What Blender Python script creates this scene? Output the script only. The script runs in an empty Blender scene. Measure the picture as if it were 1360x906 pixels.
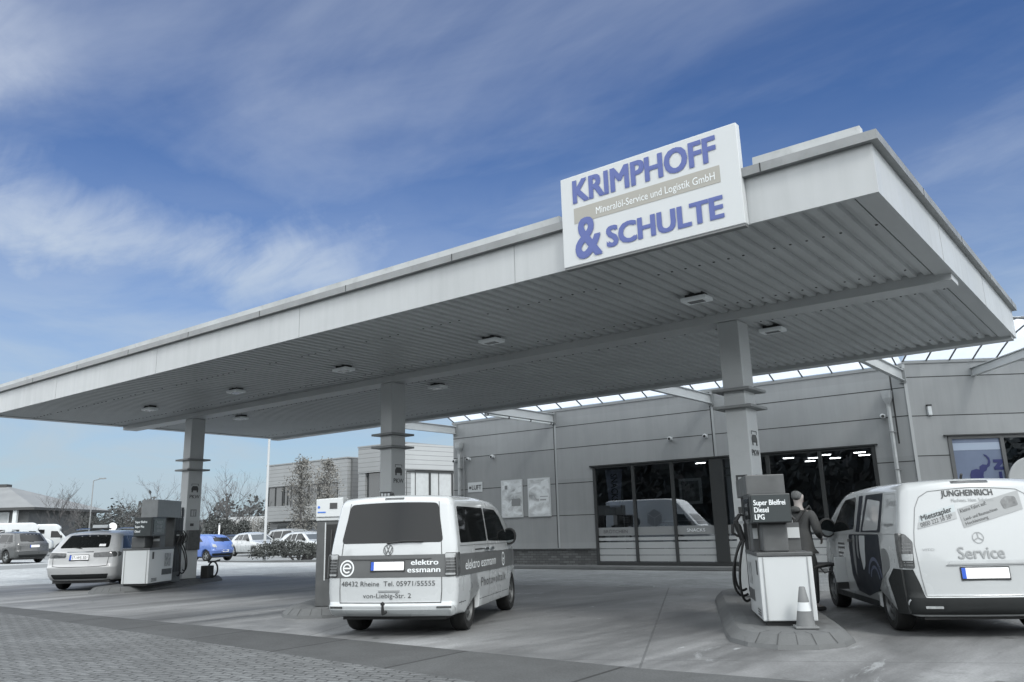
import bpy, bmesh, math, random
from mathutils import Vector, Matrix, Euler
R = math.radians
PI = math.pi
SC = bpy.context.scene
COL = SC.collection
random.seed(7)

# ------------------------------------------------------------------ camera
cam_d = bpy.data.cameras.new('camera')
cam = bpy.data.objects.new('camera', cam_d)
COL.objects.link(cam)
CAM_Z = 1.338
yaw, pit, rol = R(38.44235), R(14.15552), R(-1.45012)
f0 = Vector((-math.sin(yaw) * math.cos(pit), math.cos(yaw) * math.cos(pit), math.sin(pit)))
r0 = Vector((math.cos(yaw), math.sin(yaw), 0))
u0 = r0.cross(f0)
cr = r0 * math.cos(rol) + u0 * math.sin(rol)
cu = -r0 * math.sin(rol) + u0 * math.cos(rol)
m = Matrix((cr, cu, -f0)).transposed().to_4x4()
m.translation = Vector((0, 0, CAM_Z))
cam.matrix_world = m
cam_d.sensor_fit = 'HORIZONTAL'
cam_d.sensor_width = 36
cam_d.lens = 36 * 1097.773 / 1360
cam_d.shift_x = (680 - 661.92) / 1360
cam_d.shift_y = (426.05 - 453) / 1360
cam_d.clip_start = 0.05
cam_d.clip_end = 5000
SC.camera = cam

# ------------------------------------------------------------------ light
SUN_AZ = R(118)      # clockwise from +Y
SUN_EL = R(44)
SKY_STRENGTH = 0.125
SC.view_settings.view_transform = 'Standard'
SC.view_settings.look = 'None'
SC.view_settings.gamma = 1
SC.view_settings.exposure = 0.78
SC.view_settings.use_curve_mapping = False
SC.render.engine = 'CYCLES'
SC.cycles.max_bounces = 8
SC.cycles.diffuse_bounces = 4
SC.cycles.transparent_max_bounces = 24

sd = bpy.data.lights.new('sun', 'SUN')
sd.energy = 1.25
sd.angle = R(14)
sd.color = (1.0, 0.97, 0.93)
sun = bpy.data.objects.new('sun', sd)
COL.objects.link(sun)
sun_dir = Vector((math.sin(SUN_AZ) * math.cos(SUN_EL), math.cos(SUN_AZ) * math.cos(SUN_EL), math.sin(SUN_EL)))
sun.rotation_euler = sun_dir.to_track_quat('Z', 'Y').to_euler()
sun.location = (20, -20, 40)


class NT:
    """small helper for node trees"""
    def __init__(s, nt):
        s.nt = nt

    def n(s, typ, ins=None, **kw):
        nd = s.nt.nodes.new(typ)
        for k, v in kw.items():
            setattr(nd, k, v)
        if ins:
            for k, v in ins.items():
                sock = nd.inputs[k]
                if hasattr(v, 'is_output') or isinstance(v, bpy.types.NodeSocket):
                    s.nt.links.new(v, sock)
                else:
                    sock.default_value = v
        return nd

    def math(s, op, a, b=0.0, c=None, clamp=False):
        ins = {0: a, 1: b}
        if c is not None:
            ins[2] = c
        return s.n('ShaderNodeMath', ins, operation=op, use_clamp=clamp).outputs[0]

    def mix(s, fac, a, b, blend='MIX'):
        nd = s.nt.nodes.new('ShaderNodeMix')
        nd.data_type = 'RGBA'
        nd.blend_type = blend
        for sock, v in ((nd.inputs[0], fac), (nd.inputs[6], a), (nd.inputs[7], b)):
            if isinstance(v, bpy.types.NodeSocket):
                s.nt.links.new(v, sock)
            else:
                sock.default_value = v if not isinstance(v, tuple) else (*v[:3], 1)
        return nd.outputs[2]

    def ramp(s, fac, stops):
        nd = s.nt.nodes.new('ShaderNodeValToRGB')
        s.nt.links.new(fac, nd.inputs[0])
        el = nd.color_ramp.elements
        while len(el) < len(stops):
            el.new(0.5)
        for e, (p, c) in zip(el, stops):
            e.position = p
            e.color = (*c, 1) if isinstance(c, tuple) else (c, c, c, 1)
        return nd.outputs[0]

    def mapr(s, v, a, b, c=0.0, d=1.0, smooth=True):
        return s.n('ShaderNodeMapRange', {0: v, 1: a, 2: b, 3: c, 4: d},
                   interpolation_type='SMOOTHSTEP' if smooth else 'LINEAR').outputs[0]

    def noise(s, vec, scale, detail=4, rough=0.55, dist=0.0):
        return s.n('ShaderNodeTexNoise', {'Vector': vec, 'Scale': scale, 'Detail': detail, 'Roughness': rough,
                                          'Distortion': dist}).outputs[0]


def build_world():
    w = bpy.data.worlds.new('World')
    SC.world = w
    w.use_nodes = True
    nt = w.node_tree
    nt.nodes.clear()
    N = NT(nt)
    tc = N.n('ShaderNodeTexCoord').outputs['Generated']
    d = N.n('ShaderNodeVectorMath', {0: tc}, operation='NORMALIZE').outputs[0]
    sep = N.n('ShaderNodeSeparateXYZ', {0: d})
    z = sep.outputs[2]
    sky = N.n('ShaderNodeTexSky', sky_type='NISHITA', sun_disc=False, sun_elevation=SUN_EL, sun_rotation=SUN_AZ,
              altitude=50, air_density=1.0, dust_density=0.6, ozone_density=2.2).outputs[0]
    hs = N.n('ShaderNodeHueSaturation', {'Hue': 0.51, 'Saturation': 1.08, 'Value': 1.0, 'Color': sky}).outputs[0]
    # thin veil of high cloud, on a flat layer seen in perspective
    zz = N.math('ADD', N.math('MAXIMUM', z, 0.0), 0.16)
    pv = N.n('ShaderNodeVectorMath', {0: d, 1: zz}, operation='DIVIDE')
    pv = N.n('ShaderNodeCombineXYZ', {0: N.math('DIVIDE', sep.outputs[0], zz), 1: N.math('DIVIDE', sep.outputs[1], zz), 2: 0.0}).outputs[0]
    mp = N.n('ShaderNodeMapping', {'Vector': pv, 'Rotation': (0, 0, R(-25)), 'Scale': (0.55, 1.25, 1.0), 'Location': (3.1, 1.7, 0)}).outputs[0]
    n1 = N.noise(mp, 0.9, 7, 0.58, 0.9)
    n2 = N.noise(mp, 2.6, 6, 0.6, 0.6)
    veil = N.mapr(N.math('ADD', N.math('MULTIPLY', n1, 0.75), N.math('MULTIPLY', n2, 0.25)), 0.36, 0.76, 0.0, 0.50)
    # brighter long streak low on the left of the canopy and a puff above it
    def streak(a, b, half, amp, t0, t1):
        a = Vector(a).normalized(); b = Vector(b).normalized()
        nn = a.cross(b).normalized()
        tt = (b - a * a.dot(b)).normalized()
        dist = N.n('ShaderNodeVectorMath', {0: d, 1: tuple(nn)}, operation='DOT_PRODUCT').outputs['Value']
        al = N.n('ShaderNodeVectorMath', {0: d, 1: tuple(tt)}, operation='DOT_PRODUCT').outputs['Value']
        wob = N.math('MULTIPLY', N.math('SUBTRACT', N.noise(d, 5.0, 6, 0.6, 0.5), 0.5), half * 2.2)
        dd = N.math('ABSOLUTE', N.math('ADD', dist, wob))
        prof = N.mapr(dd, half, 0.0, 0.0, 1.0)
        ends = N.math('MULTIPLY', N.mapr(al, t0, t0 + 0.12), N.mapr(al, t1, t1 - 0.16))
        tex = N.mapr(N.noise(mp, 3.2, 7, 0.62, 0.7), 0.28, 0.62, 0.35, 1.0)
        return N.math('MULTIPLY', N.math('MULTIPLY', N.math('MULTIPLY', prof, ends), tex), amp)
    s1 = streak(STREAK_A, STREAK_B, 0.085, 0.74, -0.4, 0.52)
    s2 = streak(PUFF_A, PUFF_B, 0.075, 0.62, -0.3, 0.14)
    low = N.mapr(z, 0.50, -0.02, 0.0, 0.93)
    wisp = N.noise(N.n('ShaderNodeMapping', {'Vector': d, 'Scale': (2.2, 2.2, 9.0), 'Rotation': (R(6), 0, 0)}).outputs[0], 1.6, 7, 0.6, 0.8)
    low = N.math('MULTIPLY', low, N.mapr(wisp, 0.25, 0.72, 0.62, 1.22))
    cl = N.math('ADD', N.math('ADD', veil, s1), s2)
    cl = N.math('MAXIMUM', cl, low)
    cl = N.math('MINIMUM', cl, 0.93)
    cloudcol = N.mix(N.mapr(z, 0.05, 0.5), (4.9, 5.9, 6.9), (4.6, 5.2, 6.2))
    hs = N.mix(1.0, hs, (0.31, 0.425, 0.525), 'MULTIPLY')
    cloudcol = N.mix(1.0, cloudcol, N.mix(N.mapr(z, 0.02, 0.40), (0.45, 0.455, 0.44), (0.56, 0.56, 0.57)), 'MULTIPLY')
    colr = N.mix(cl, hs, cloudcol)
    # unseen sky behind, at the right and overhead brightened as overcast to light the scene
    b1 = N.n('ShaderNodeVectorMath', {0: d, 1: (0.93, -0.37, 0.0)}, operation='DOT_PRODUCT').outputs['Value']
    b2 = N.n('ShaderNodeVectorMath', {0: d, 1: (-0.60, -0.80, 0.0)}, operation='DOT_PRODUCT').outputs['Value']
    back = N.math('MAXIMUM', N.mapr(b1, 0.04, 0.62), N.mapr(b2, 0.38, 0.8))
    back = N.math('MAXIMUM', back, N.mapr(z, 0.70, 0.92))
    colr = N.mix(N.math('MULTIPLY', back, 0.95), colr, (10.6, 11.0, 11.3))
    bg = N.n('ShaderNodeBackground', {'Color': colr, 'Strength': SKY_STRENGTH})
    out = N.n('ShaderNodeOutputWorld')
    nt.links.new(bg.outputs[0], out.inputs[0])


def at(px, d, py=706):
    """ground position on the bearing of a point of the photograph, d metres ahead"""
    v_ = f0 + cr * (px - 661.92) / 1097.773 - cu * (py - 426.05) / 1097.773
    fwd_ = -math.sin(yaw) * v_.x + math.cos(yaw) * v_.y
    return v_.x * d / fwd_, v_.y * d / fwd_


def pxdir(x, y):
    """direction of a sky feature, given in the photograph's own angles"""
    v = f0 + cr * (x - 661.92) / 1097.773 - cu * (y - 426.05) / 1097.773
    return v.normalized()


STREAK_A, STREAK_B = pxdir(-60, 262), pxdir(360, 345)
PUFF_A, PUFF_B = pxdir(-40, 60), pxdir(60, 45)
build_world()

# ------------------------------------------------------------------ helpers


def link(o, parent=None):
    COL.objects.link(o)
    if parent is not None:
        o.parent = parent
    return o


def tag(o, label=None, cat=None, group=None, kind=None):
    if label: o['label'] = label
    if cat: o['category'] = cat
    if group: o['group'] = group
    if kind: o['kind'] = kind
    return o


def thing(name, label, cat, loc=(0, 0, 0), rz=0.0, group=None, scale=1.0):
    o = bpy.data.objects.new(name, None)
    o.empty_display_size = 0.2
    o.location = loc
    o.rotation_euler = (0, 0, rz)
    o.scale = (scale,) * 3
    link(o)
    return tag(o, label, cat, group)


class MB:
    def __init__(s):
        s.v = []
        s.f = []

    def add(s, vs, fs):
        b = len(s.v)
        s.v += [tuple(v) for v in vs]
        s.f += [tuple(b + i for i in f) for f in fs]
        return s

    def box(s, x0, x1, y0, y1, z0, z1, M=None):
        vs = [Vector(p) for p in ((x0, y0, z0), (x1, y0, z0), (x1, y1, z0), (x0, y1, z0), (x0, y0, z1), (x1, y0, z1), (x1, y1, z1), (x0, y1, z1))]
        if M is not None:
            vs = [M @ v for v in vs]
        return s.add(vs, [(3, 2, 1, 0), (4, 5, 6, 7), (0, 1, 5, 4), (1, 2, 6, 5), (2, 3, 7, 6), (3, 0, 4, 7)])

    def prism(s, poly, fn, d0, d1):
        """poly of (a,b); fn(a,b,d) -> 3d point, between depths d0 and d1"""
        n = len(poly)
        vs = [fn(a, b, d0) for a, b in poly] + [fn(a, b, d1) for a, b in poly]
        fs = [tuple(range(n))[::-1], tuple(range(n, 2 * n))]
        fs += [(i, (i + 1) % n, n + (i + 1) % n, n + i) for i in range(n)]
        return s.add(vs, fs)

    def tube(s, pts, r, n=8, caps=True):
        pts = [Vector(p) for p in pts]
        rs = r if isinstance(r, (list, tuple)) else [r] * len(pts)
        rings = []
        up = None
        for i, p in enumerate(pts):
            t = (pts[min(i + 1, len(pts) - 1)] - pts[max(i - 1, 0)]).normalized()
            if up is None:
                up = t.orthogonal().normalized()
            up = (up - t * up.dot(t))
            up = up.normalized() if up.length > 1e-6 else t.orthogonal().normalized()
            b = t.cross(up)
            rings.append([p + (up * math.cos(2 * PI * k / n) + b * math.sin(2 * PI * k / n)) * rs[i] for k in range(n)])
        vs = [v for ring in rings for v in ring]
        fs = []
        for i in range(len(pts) - 1):
            for k in range(n):
                k2 = (k + 1) % n
                fs.append((i * n + k, i * n + k2, (i + 1) * n + k2, (i + 1) * n + k))
        if caps:
            fs.append(tuple(range(n))[::-1])
            fs.append(tuple(range((len(pts) - 1) * n, len(pts) * n)))
        return s.add(vs, fs)

    def lathe(s, prof, n=24, M=None, cap=True):
        """profile of (radius, height) turned about z"""
        vs = []
        for r, h in prof:
            for k in range(n):
                a = 2 * PI * k / n
                v = Vector((r * math.cos(a), r * math.sin(a), h))
                vs.append(M @ v if M is not None else v)
        fs = []
        for i in range(len(prof) - 1):
            for k in range(n):
                k2 = (k + 1) % n
                fs.append((i * n + k, i * n + k2, (i + 1) * n + k2, (i + 1) * n + k))
        if cap:
            fs.append(tuple(range(n))[::-1])
            fs.append(tuple(range((len(prof) - 1) * n, len(prof) * n)))
        return s.add(vs, fs)

    def build(s, name, mat, parent=None, smooth=False, bevel=0.0, angle=40):
        me = bpy.data.meshes.new(name)
        me.from_pydata(s.v, [], s.f)
        me.validate()
        if mat: me.materials.append(mat)
        bm = bmesh.new()
        bm.from_mesh(me)
        bmesh.ops.recalc_face_normals(bm, faces=bm.faces)
        bm.to_mesh(me)
        bm.free()
        o = bpy.data.objects.new(name, me)
        link(o, parent)
        if smooth:
            shade(me, angle)
        if bevel:
            md = o.modifiers.new('bevel', 'BEVEL')
            md.width = bevel
            md.segments = 2
            md.limit_method = 'ANGLE'
            md.angle_limit = R(40)
        return o


def shade(me, angle=40):
    for p in me.polygons:
        p.use_smooth = True
    me.set_sharp_from_angle(angle=R(angle))


def box(name, mat, parent, x0, x1, y0, y1, z0, z1, bevel=0.0):
    return MB().box(x0, x1, y0, y1, z0, z1).build(name, mat, parent, bevel=bevel)


def text_geo(s, size, bold=0.0, sx=1.0, align='LEFT', space=1.0, shear=0.0):
    cu_ = bpy.data.curves.new('t', 'FONT')
    cu_.body = s
    cu_.size = size
    cu_.offset = bold * size
    cu_.align_x = align
    cu_.space_character = space
    cu_.shear = shear
    cu_.resolution_u = 3
    ob = bpy.data.objects.new('t', cu_)
    COL.objects.link(ob)
    dg = bpy.context.evaluated_depsgraph_get()
    me = bpy.data.meshes.new_from_object(ob.evaluated_get(dg))
    vs = [(v.co.x * sx, v.co.y) for v in me.vertices]
    fs = [tuple(p.vertices) for p in me.polygons]
    bpy.data.objects.remove(ob)
    bpy.data.curves.remove(cu_)
    bpy.data.meshes.remove(me)
    return vs, fs


def put_text(mb, s, size, fn, bold=0.0, sx=1.0, align='LEFT', width=None, space=1.0, shear=0.0, rot=0.0, u0=0.0, v0=0.0):
    """fn(u,v)->3d.  width: stretch so that the text has this width"""
    vs, fs = text_geo(s, size, 0.0, sx, align, space, shear)
    if not vs:
        return mb
    if bold > .016:     # heavier strokes: the same letters laid again a hair to each side
        d_ = bold * size * .75
        n_ = len(vs)
        base, bf_ = list(vs), list(fs)
        vs, fs = [], []
        for k, (dx, dy) in enumerate(((-d_, -d_ * .6), (d_, -d_ * .6), (d_, d_ * .6), (-d_, d_ * .6))):
            vs += [(a + dx, b + dy) for a, b in base]
            fs += [tuple(i + n_ * k for i in f) for f in bf_]
    if width:
        mn = min(v[0] for v in vs); mx = max(v[0] for v in vs)
        k = width / (mx - mn)
        vs = [((v[0] - (mn if align == 'LEFT' else 0)) * k, v[1]) for v in vs]
    c, s_ = math.cos(rot), math.sin(rot)
    out = []
    per = max(1, len(vs) // 4) if bold > .016 else len(vs)
    for i, (u, v) in enumerate(vs):
        a, b = u0 + u * c - v * s_, v0 + u * s_ + v * c
        p = Vector(fn(a, b))
        if bold > .016 and i >= per:
            e = .01
            nn = (Vector(fn(a + e, b)) - p).cross(Vector(fn(a, b + e)) - p)
            if nn.length > 0: p = p + nn.normalized() * (.0008 * (i // per))
        out.append(p)
    return mb.add(out, fs)


def arc(cx, cy, r, a0, a1, n):
    return [(cx + r * math.cos(R(a0 + (a1 - a0) * i / n)), cy + r * math.sin(R(a0 + (a1 - a0) * i / n))) for i in range(n + 1)]


def round_poly(P, r=None, n=4):
    """P: list of (x,y[,r]); rounds every corner"""
    out = []
    L = len(P)
    for i in range(L):
        p = Vector(P[i][:2]); a = Vector(P[i - 1][:2]); b = Vector(P[(i + 1) % L][:2])
        rad = P[i][2] if len(P[i]) > 2 else (r or 0)
        if rad <= 0:
            out.append(tuple(p)); continue
        da, db = (a - p), (b - p)
        k = min(rad, da.length * 0.48, db.length * 0.48)
        s, e = p + da.normalized() * k, p + db.normalized() * k
        for j in range(n + 1):
            t = j / n
            q = s * (1 - t) ** 2 + p * 2 * t * (1 - t) + e * t * t
            out.append((q.x, q.y))
    return out


def interp(x, tab):
    if x <= tab[0][0]: return tab[0][1]
    for (a, va), (b, vb) in zip(tab, tab[1:]):
        if x <= b:
            t = (x - a) / (b - a) if b > a else 0
            return va + (vb - va) * t
    return tab[-1][1]


def sstep(a, b, x):
    t = max(0.0, min(1.0, (x - a) / (b - a)))
    return t * t * (3 - 2 * t)


# ------------------------------------------------------------------ materials
MATS = {}


def mat(name, col, rough=0.6, metal=0.0, var=0.0, vscale=3.0, bump=0.0, bscale=40.0, spec=0.5, coat=0.0, dirt=0.0):
    if name in MATS: return MATS[name]
    m_ = bpy.data.materials.new(name)
    m_.use_nodes = True
    nt = m_.node_tree
    N = NT(nt)
    b = nt.nodes['Principled BSDF']
    b.inputs['Base Color'].default_value = (*col, 1)
    b.inputs['Roughness'].default_value = rough
    b.inputs['Metallic'].default_value = metal
    b.inputs['Specular IOR Level'].default_value = spec
    if coat:
        b.inputs['Coat Weight'].default_value = coat
        b.inputs['Coat Roughness'].default_value = 0.06
    if var or bump or dirt:
        tc = N.n('ShaderNodeTexCoord').outputs['Object']
    if var:
        nz = N.noise(tc, vscale, 6, 0.6)
        lo = tuple(c * (1 - var) for c in col); hi = tuple(min(1, c * (1 + var)) for c in col)
        c_ = N.ramp(nz, [(0.3, lo), (0.7, hi)])
        if dirt:
            nz2 = N.noise(tc, vscale * 3.1, 8, 0.7, 0.4)
            c_ = N.mix(N.mapr(nz2, 0.52, 0.75, 0, dirt), c_, tuple(c * 0.35 for c in col))
        nt.links.new(c_, b.inputs['Base Color'])
        rr = N.mapr(nz, 0.2, 0.8, max(0, rough - 0.08), min(1, rough + 0.08))
        nt.links.new(rr, b.inputs['Roughness'])
    if bump:
        nz = N.noise(tc, bscale, 4, 0.6)
        bp = N.n('ShaderNodeBump', {'Height': nz, 'Strength': bump, 'Distance': 0.02})
        nt.links.new(bp.outputs[0], b.inputs['Normal'])
    MATS[name] = m_
    return m_


def g(v, b=1.0):
    """cool neutral grey"""
    return (v * (1 - 0.050 * b), v, v * (1 + 0.012 * b))


def emis(name, col, s):
    m_ = mat(name, col, 0.5)
    b = m_.node_tree.nodes['Principled BSDF']
    b.inputs['Emission Color'].default_value = (*col, 1)
    b.inputs['Emission Strength'].default_value = s
    return m_


WHITE_PAINT = mat('white_car_paint', g(0.46), 0.25, 0, 0.03, 0.8, coat=0.9, spec=0.45)
VAN_WHITE = mat('white_van_paint', g(0.50), 0.25, 0, 0.03, 0.8, coat=0.9, spec=0.45)
TAXI = mat('pale_beige_paint', g(0.46, .5), 0.3, 0, 0.03, 0.8, coat=0.5)
GLASS_CAR = mat('car_glass', g(0.010, 2), 0.04, 0, spec=0.38)
GLASS_LIGHT = mat('car_glass_pale', g(0.10, 2), 0.04, 0, spec=0.8)
RUBBER = mat('tyre_rubber', g(0.012), 0.85, 0, 0.2, 8)
STEELRIM = mat('wheel_steel', g(0.16), 0.45, 0.5, 0.15, 6)
ALLOY = mat('wheel_alloy', g(0.42), 0.35, 0.8)
BLACKP = mat('black_plastic', g(0.02), 0.55, 0, 0.15, 6)
DARKP = mat('dark_plastic_bumper', g(0.022, 2), 0.65, 0, 0.12, 5, 0.15, 300, spec=0.25)
GAP = mat('panel_gap_dark', g(0.03), 0.8)
LAMP_SMOKE = mat('tail_lamp_smoked', g(0.07), 0.12, 0, 0.4, 18, spec=0.7)
LAMP_RIB = mat('lamp_rib_grey', g(0.16), 0.3)
LAMP_PALE = mat('lamp_clear', g(0.36), 0.1, 0, 0.2, 20, spec=0.7)
PLATE_W = mat('plate_white', g(0.86, .3), 0.4)
PLATE_B = mat('plate_blue', (0.03, 0.10, 0.50), 0.4)
CHROME = mat('chrome', g(0.6), 0.15, 1.0)
BAND = mat('grey_foil_band', g(0.105), 0.4, 0, 0.06, 2)
INK_D = mat('dark_lettering', g(0.06), 0.6)
INK_W = mat('white_lettering', g(0.78), 0.5)
INK_G = mat('grey_lettering', g(0.28), 0.5)
MIRROR = mat('mirror_glass', g(0.7), 0.03, 1.0)


# ------------------------------------------------------------------ ground
def gz(x, y):
    return 0.28 * sstep(-31, -44, x) * sstep(30, 20, y)


def patch(name, poly, z, m_, kind='structure', nx=1):
    """flat sheet; poly ccw list of (x,y); subdivided by a grid so it can follow the ground"""
    bm = bmesh.new()
    vs = [bm.verts.new((x, y, 0)) for x, y in poly]
    bm.faces.new(vs)
    if nx > 1:
        xs = [p[0] for p in poly]; ys = [p[1] for p in poly]
        for lo, hi, ax in ((min(xs), max(xs), 0), (min(ys), max(ys), 1)):
            k = nx
            for i in range(1, k):
                c = lo + (hi - lo) * i / k
                no = (1, 0, 0) if ax == 0 else (0, 1, 0)
                co = (c, 0, 0) if ax == 0 else (0, c, 0)
                bmesh.ops.bisect_plane(bm, geom=bm.verts[:] + bm.edges[:] + bm.faces[:], plane_co=co, plane_no=no)
    for v in bm.verts:
        v.co.z = z + gz(v.co.x, v.co.y)
    bmesh.ops.recalc_face_normals(bm, faces=bm.faces)
    for f in bm.faces:
        if f.normal.z < 0: f.normal_flip()
    me = bpy.data.meshes.new(name)
    bm.to_mesh(me)
    bm.free()
    me.materials.append(m_)
    for p in me.polygons: p.use_smooth = True
    o = bpy.data.objects.new(name, me)
    link(o)
    o['kind'] = kind
    return o


def m_ground():
    m_ = bpy.data.materials.new('far_ground')
    m_.use_nodes = True
    nt = m_.node_tree; N = NT(nt); b = nt.nodes['Principled BSDF']
    tc = N.n('ShaderNodeTexCoord').outputs['Object']
    c = N.ramp(N.noise(tc, 0.05, 8, 0.6), [(0.3, g(0.16)), (0.7, g(0.22))])
    nt.links.new(c, b.inputs['Base Color'])
    b.inputs['Roughness'].default_value = 0.9
    return m_


def m_pavers(name, base, bw, bh, wav=0.0, rot=0.0, contrast=0.6, joint=0.35, mort=0.05):
    m_ = bpy.data.materials.new(name)
    m_.use_nodes = True
    nt = m_.node_tree; N = NT(nt); b = nt.nodes['Principled BSDF']
    tc = N.n('ShaderNodeTexCoord').outputs['Object']
    mp = N.n('ShaderNodeMapping', {'Vector': tc, 'Rotation': (0, 0, rot)}).outputs[0]
    if wav:
        sp = N.n('ShaderNodeSeparateXYZ', {0: mp})
        sn = N.math('MULTIPLY', N.math('SINE', N.math('MULTIPLY', sp.outputs[0], 2 * PI / bw)), wav)
        sn2 = N.math('MULTIPLY', N.math('SINE', N.math('MULTIPLY', sp.outputs[1], 2 * PI / (bh * 2))), wav * 0.8)
        mp = N.n('ShaderNodeCombineXYZ', {0: N.math('ADD', sp.outputs[0], sn2), 1: N.math('ADD', sp.outputs[1], sn), 2: 0.0}).outputs[0]
    br = N.n('ShaderNodeTexBrick', {'Vector': mp, 'Color1': (*g(base * 0.86), 1), 'Color2': (*g(base * 1.14), 1), 'Mortar': (*g(base * joint), 1),
                                     'Scale': 1.0, 'Mortar Size': bh * mort, 'Mortar Smooth': 0.3, 'Bias': 0.0, 'Brick Width': bw, 'Row Height': bh})
    nz = N.noise(tc, 0.35, 8, 0.65, 0.3)
    c = N.mix(1.0, br.outputs[0], N.ramp(nz, [(0.25, 0.72), (0.75, 1.2)]), 'MULTIPLY')
    nz2 = N.noise(tc, 42, 4, 0.7)
    c = N.mix(1.0, c, N.ramp(nz2, [(0.3, 0.70), (0.7, 1.28)]), 'MULTIPLY')
    nz3 = N.noise(tc, 1.7, 7, 0.7, 0.4)
    c = N.mix(1.0, c, N.ramp(nz3, [(0.3, 0.82), (0.7, 1.15)]), 'MULTIPLY')
    nt.links.new(c, b.inputs['Base Color'])
    b.inputs['Roughness'].default_value = 0.82
    hh = N.math('ADD', N.math('MULTIPLY', br.outputs[1], -1.0), N.math('MULTIPLY', nz2, 0.25))
    bp = N.n('ShaderNodeBump', {'Height': hh, 'Strength': contrast, 'Distance': 0.012})
    nt.links.new(bp.outputs[0], b.inputs['Normal'])
    return m_


def m_concrete():
    m_ = bpy.data.materials.new('apron_concrete')
    m_.use_nodes = True
    nt = m_.node_tree; N = NT(nt); b = nt.nodes['Principled BSDF']
    tc = N.n('ShaderNodeTexCoord').outputs['Object']
    mp = N.n('ShaderNodeMapping', {'Vector': tc, 'Rotation': (0, 0, R(-28)), 'Scale': (1.0, 0.34, 1.0)}).outputs[0]
    a = N.noise(mp, 0.34, 10, 0.70, 0.9)
    c = N.ramp(a, [(0.33, g(0.070, .6)), (0.44, g(0.128, .6)), (0.55, g(0.195, .6)), (0.67, g(0.29, .6))])
    # worn wheel lanes, darker along the direction of travel
    m2 = N.n('ShaderNodeMapping', {'Vector': tc, 'Rotation': (0, 0, R(-28)), 'Scale': (0.55, 0.07, 1.0)}).outputs[0]
    ln = N.noise(m2, 1.3, 6, 0.6, 0.3)
    c = N.mix(1.0, c, N.ramp(ln, [(0.34, 0.58), (0.5, 1.0), (0.70, 1.2)]), 'MULTIPLY')
    b2 = N.noise(tc, 1.3, 9, 0.72, 0.6)
    c = N.mix(N.mapr(b2, 0.52, 0.70, 0.0, 0.55), c, g(0.095))
    # pale dried patches and spills with ragged edges
    w2 = N.noise(mp, 0.85, 10, 0.76, 1.4)
    c = N.mix(N.mapr(w2, 0.60, 0.68, 0.0, 0.5), c, g(0.38))
    # oil drips
    for sc_, r0_, r1_, am, col_ in ((1.1, 0.10, 0.03, 0.65, 0.035), (2.7, 0.09, 0.03, 0.45, 0.05)):
        vo = N.n('ShaderNodeTexVoronoi', {'Vector': tc, 'Scale': sc_, 'Randomness': 1.0}).outputs[0]
        dn = N.math('ADD', vo, N.math('MULTIPLY', N.math('SUBTRACT', N.noise(tc, 9, 4, 0.7), 0.5), 0.38))
        c = N.mix(N.mapr(dn, r0_, r1_, 0.0, am), c, g(col_))
    vo2 = N.n('ShaderNodeTexVoronoi', {'Vector': mp, 'Scale': 1.6, 'Randomness': 1.0}).outputs[0]
    dn2 = N.math('ADD', vo2, N.math('MULTIPLY', N.math('SUBTRACT', N.noise(mp, 7, 5, 0.75), 0.5), 0.5))
    c = N.mix(N.mapr(dn2, 0.05, 0.01, 0.0, 0.5), c, g(0.45))
    gr = N.noise(tc, 38, 5, 0.7)
    c = N.mix(1.0, c, N.ramp(gr, [(0.3, 0.78), (0.7, 1.18)]), 'MULTIPLY')
    br = N.n('ShaderNodeTexBrick', {'Vector': N.n('ShaderNodeMapping', {'Vector': tc, 'Rotation': (0, 0, R(-26)), 'Location': (0.6, 1.2, 0)}).outputs[0],
                                    'Scale': 1.0, 'Mortar Size': 0.014, 'Mortar Smooth': 0.2, 'Brick Width': 4.6, 'Row Height': 5.2}, offset=0.0)
    c = N.mix(N.math('MULTIPLY', br.outputs[1], 0.5), c, g(0.05))
    nt.links.new(c, b.inputs['Base Color'])
    nt.links.new(N.mapr(a, 0.3, 0.7, 0.50, 0.82), b.inputs['Roughness'])
    bp = N.n('ShaderNodeBump', {'Height': N.math('SUBTRACT', N.math('MULTIPLY', gr, 0.3), br.outputs[1]), 'Strength': 0.35, 'Distance': 0.01})
    nt.links.new(bp.outputs[0], b.inputs['Normal'])
    return m_


def m_slabs():
    m_ = m_pavers('drain_slab_strip', 0.064, 2.1, 6.0, 0, R(-2.5), 0.4, 0.35, 0.004)
    return m_


big = [(-900, -500), (700, -500), (700, 900), (-900, 900)]
MG = m_ground()
# central part follows the gentle rise; the rest reaches the horizon
bm_ = MB()
xs = [-900, -400, -200, -120, -80, -60, -50] + [-46 + 2 * i for i in range(10)] + [-20, 0, 30, 80, 200, 700]
ys = [-500, -100, -30, 0, 10] + [16 + 2 * i for i in range(10)] + [40, 60, 120, 300, 900]
for y in ys:
    for x in xs:
        bm_.v.append((x, y, gz(x, y) - 0.012))
nx_ = len(xs)
for j in range(len(ys) - 1):
    for i in range(nx_ - 1):
        bm_.f.append((j * nx_ + i, j * nx_ + i + 1, (j + 1) * nx_ + i + 1, (j + 1) * nx_ + i))
o = bm_.build('ground', MG, smooth=True); o['kind'] = 'structure'

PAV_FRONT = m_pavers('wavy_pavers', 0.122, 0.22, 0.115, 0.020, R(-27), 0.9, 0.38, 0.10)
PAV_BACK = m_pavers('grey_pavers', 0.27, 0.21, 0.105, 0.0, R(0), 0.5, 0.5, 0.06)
PAV_FAR = m_pavers('lit_road_pavers', 0.37, 0.21, 0.105, 0.0, R(-40), 0.3, 0.75, 0.06)  # paler than the shop paving: open sky light put into the colour
APRON = m_concrete()
SLAB = m_slabs()
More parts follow.
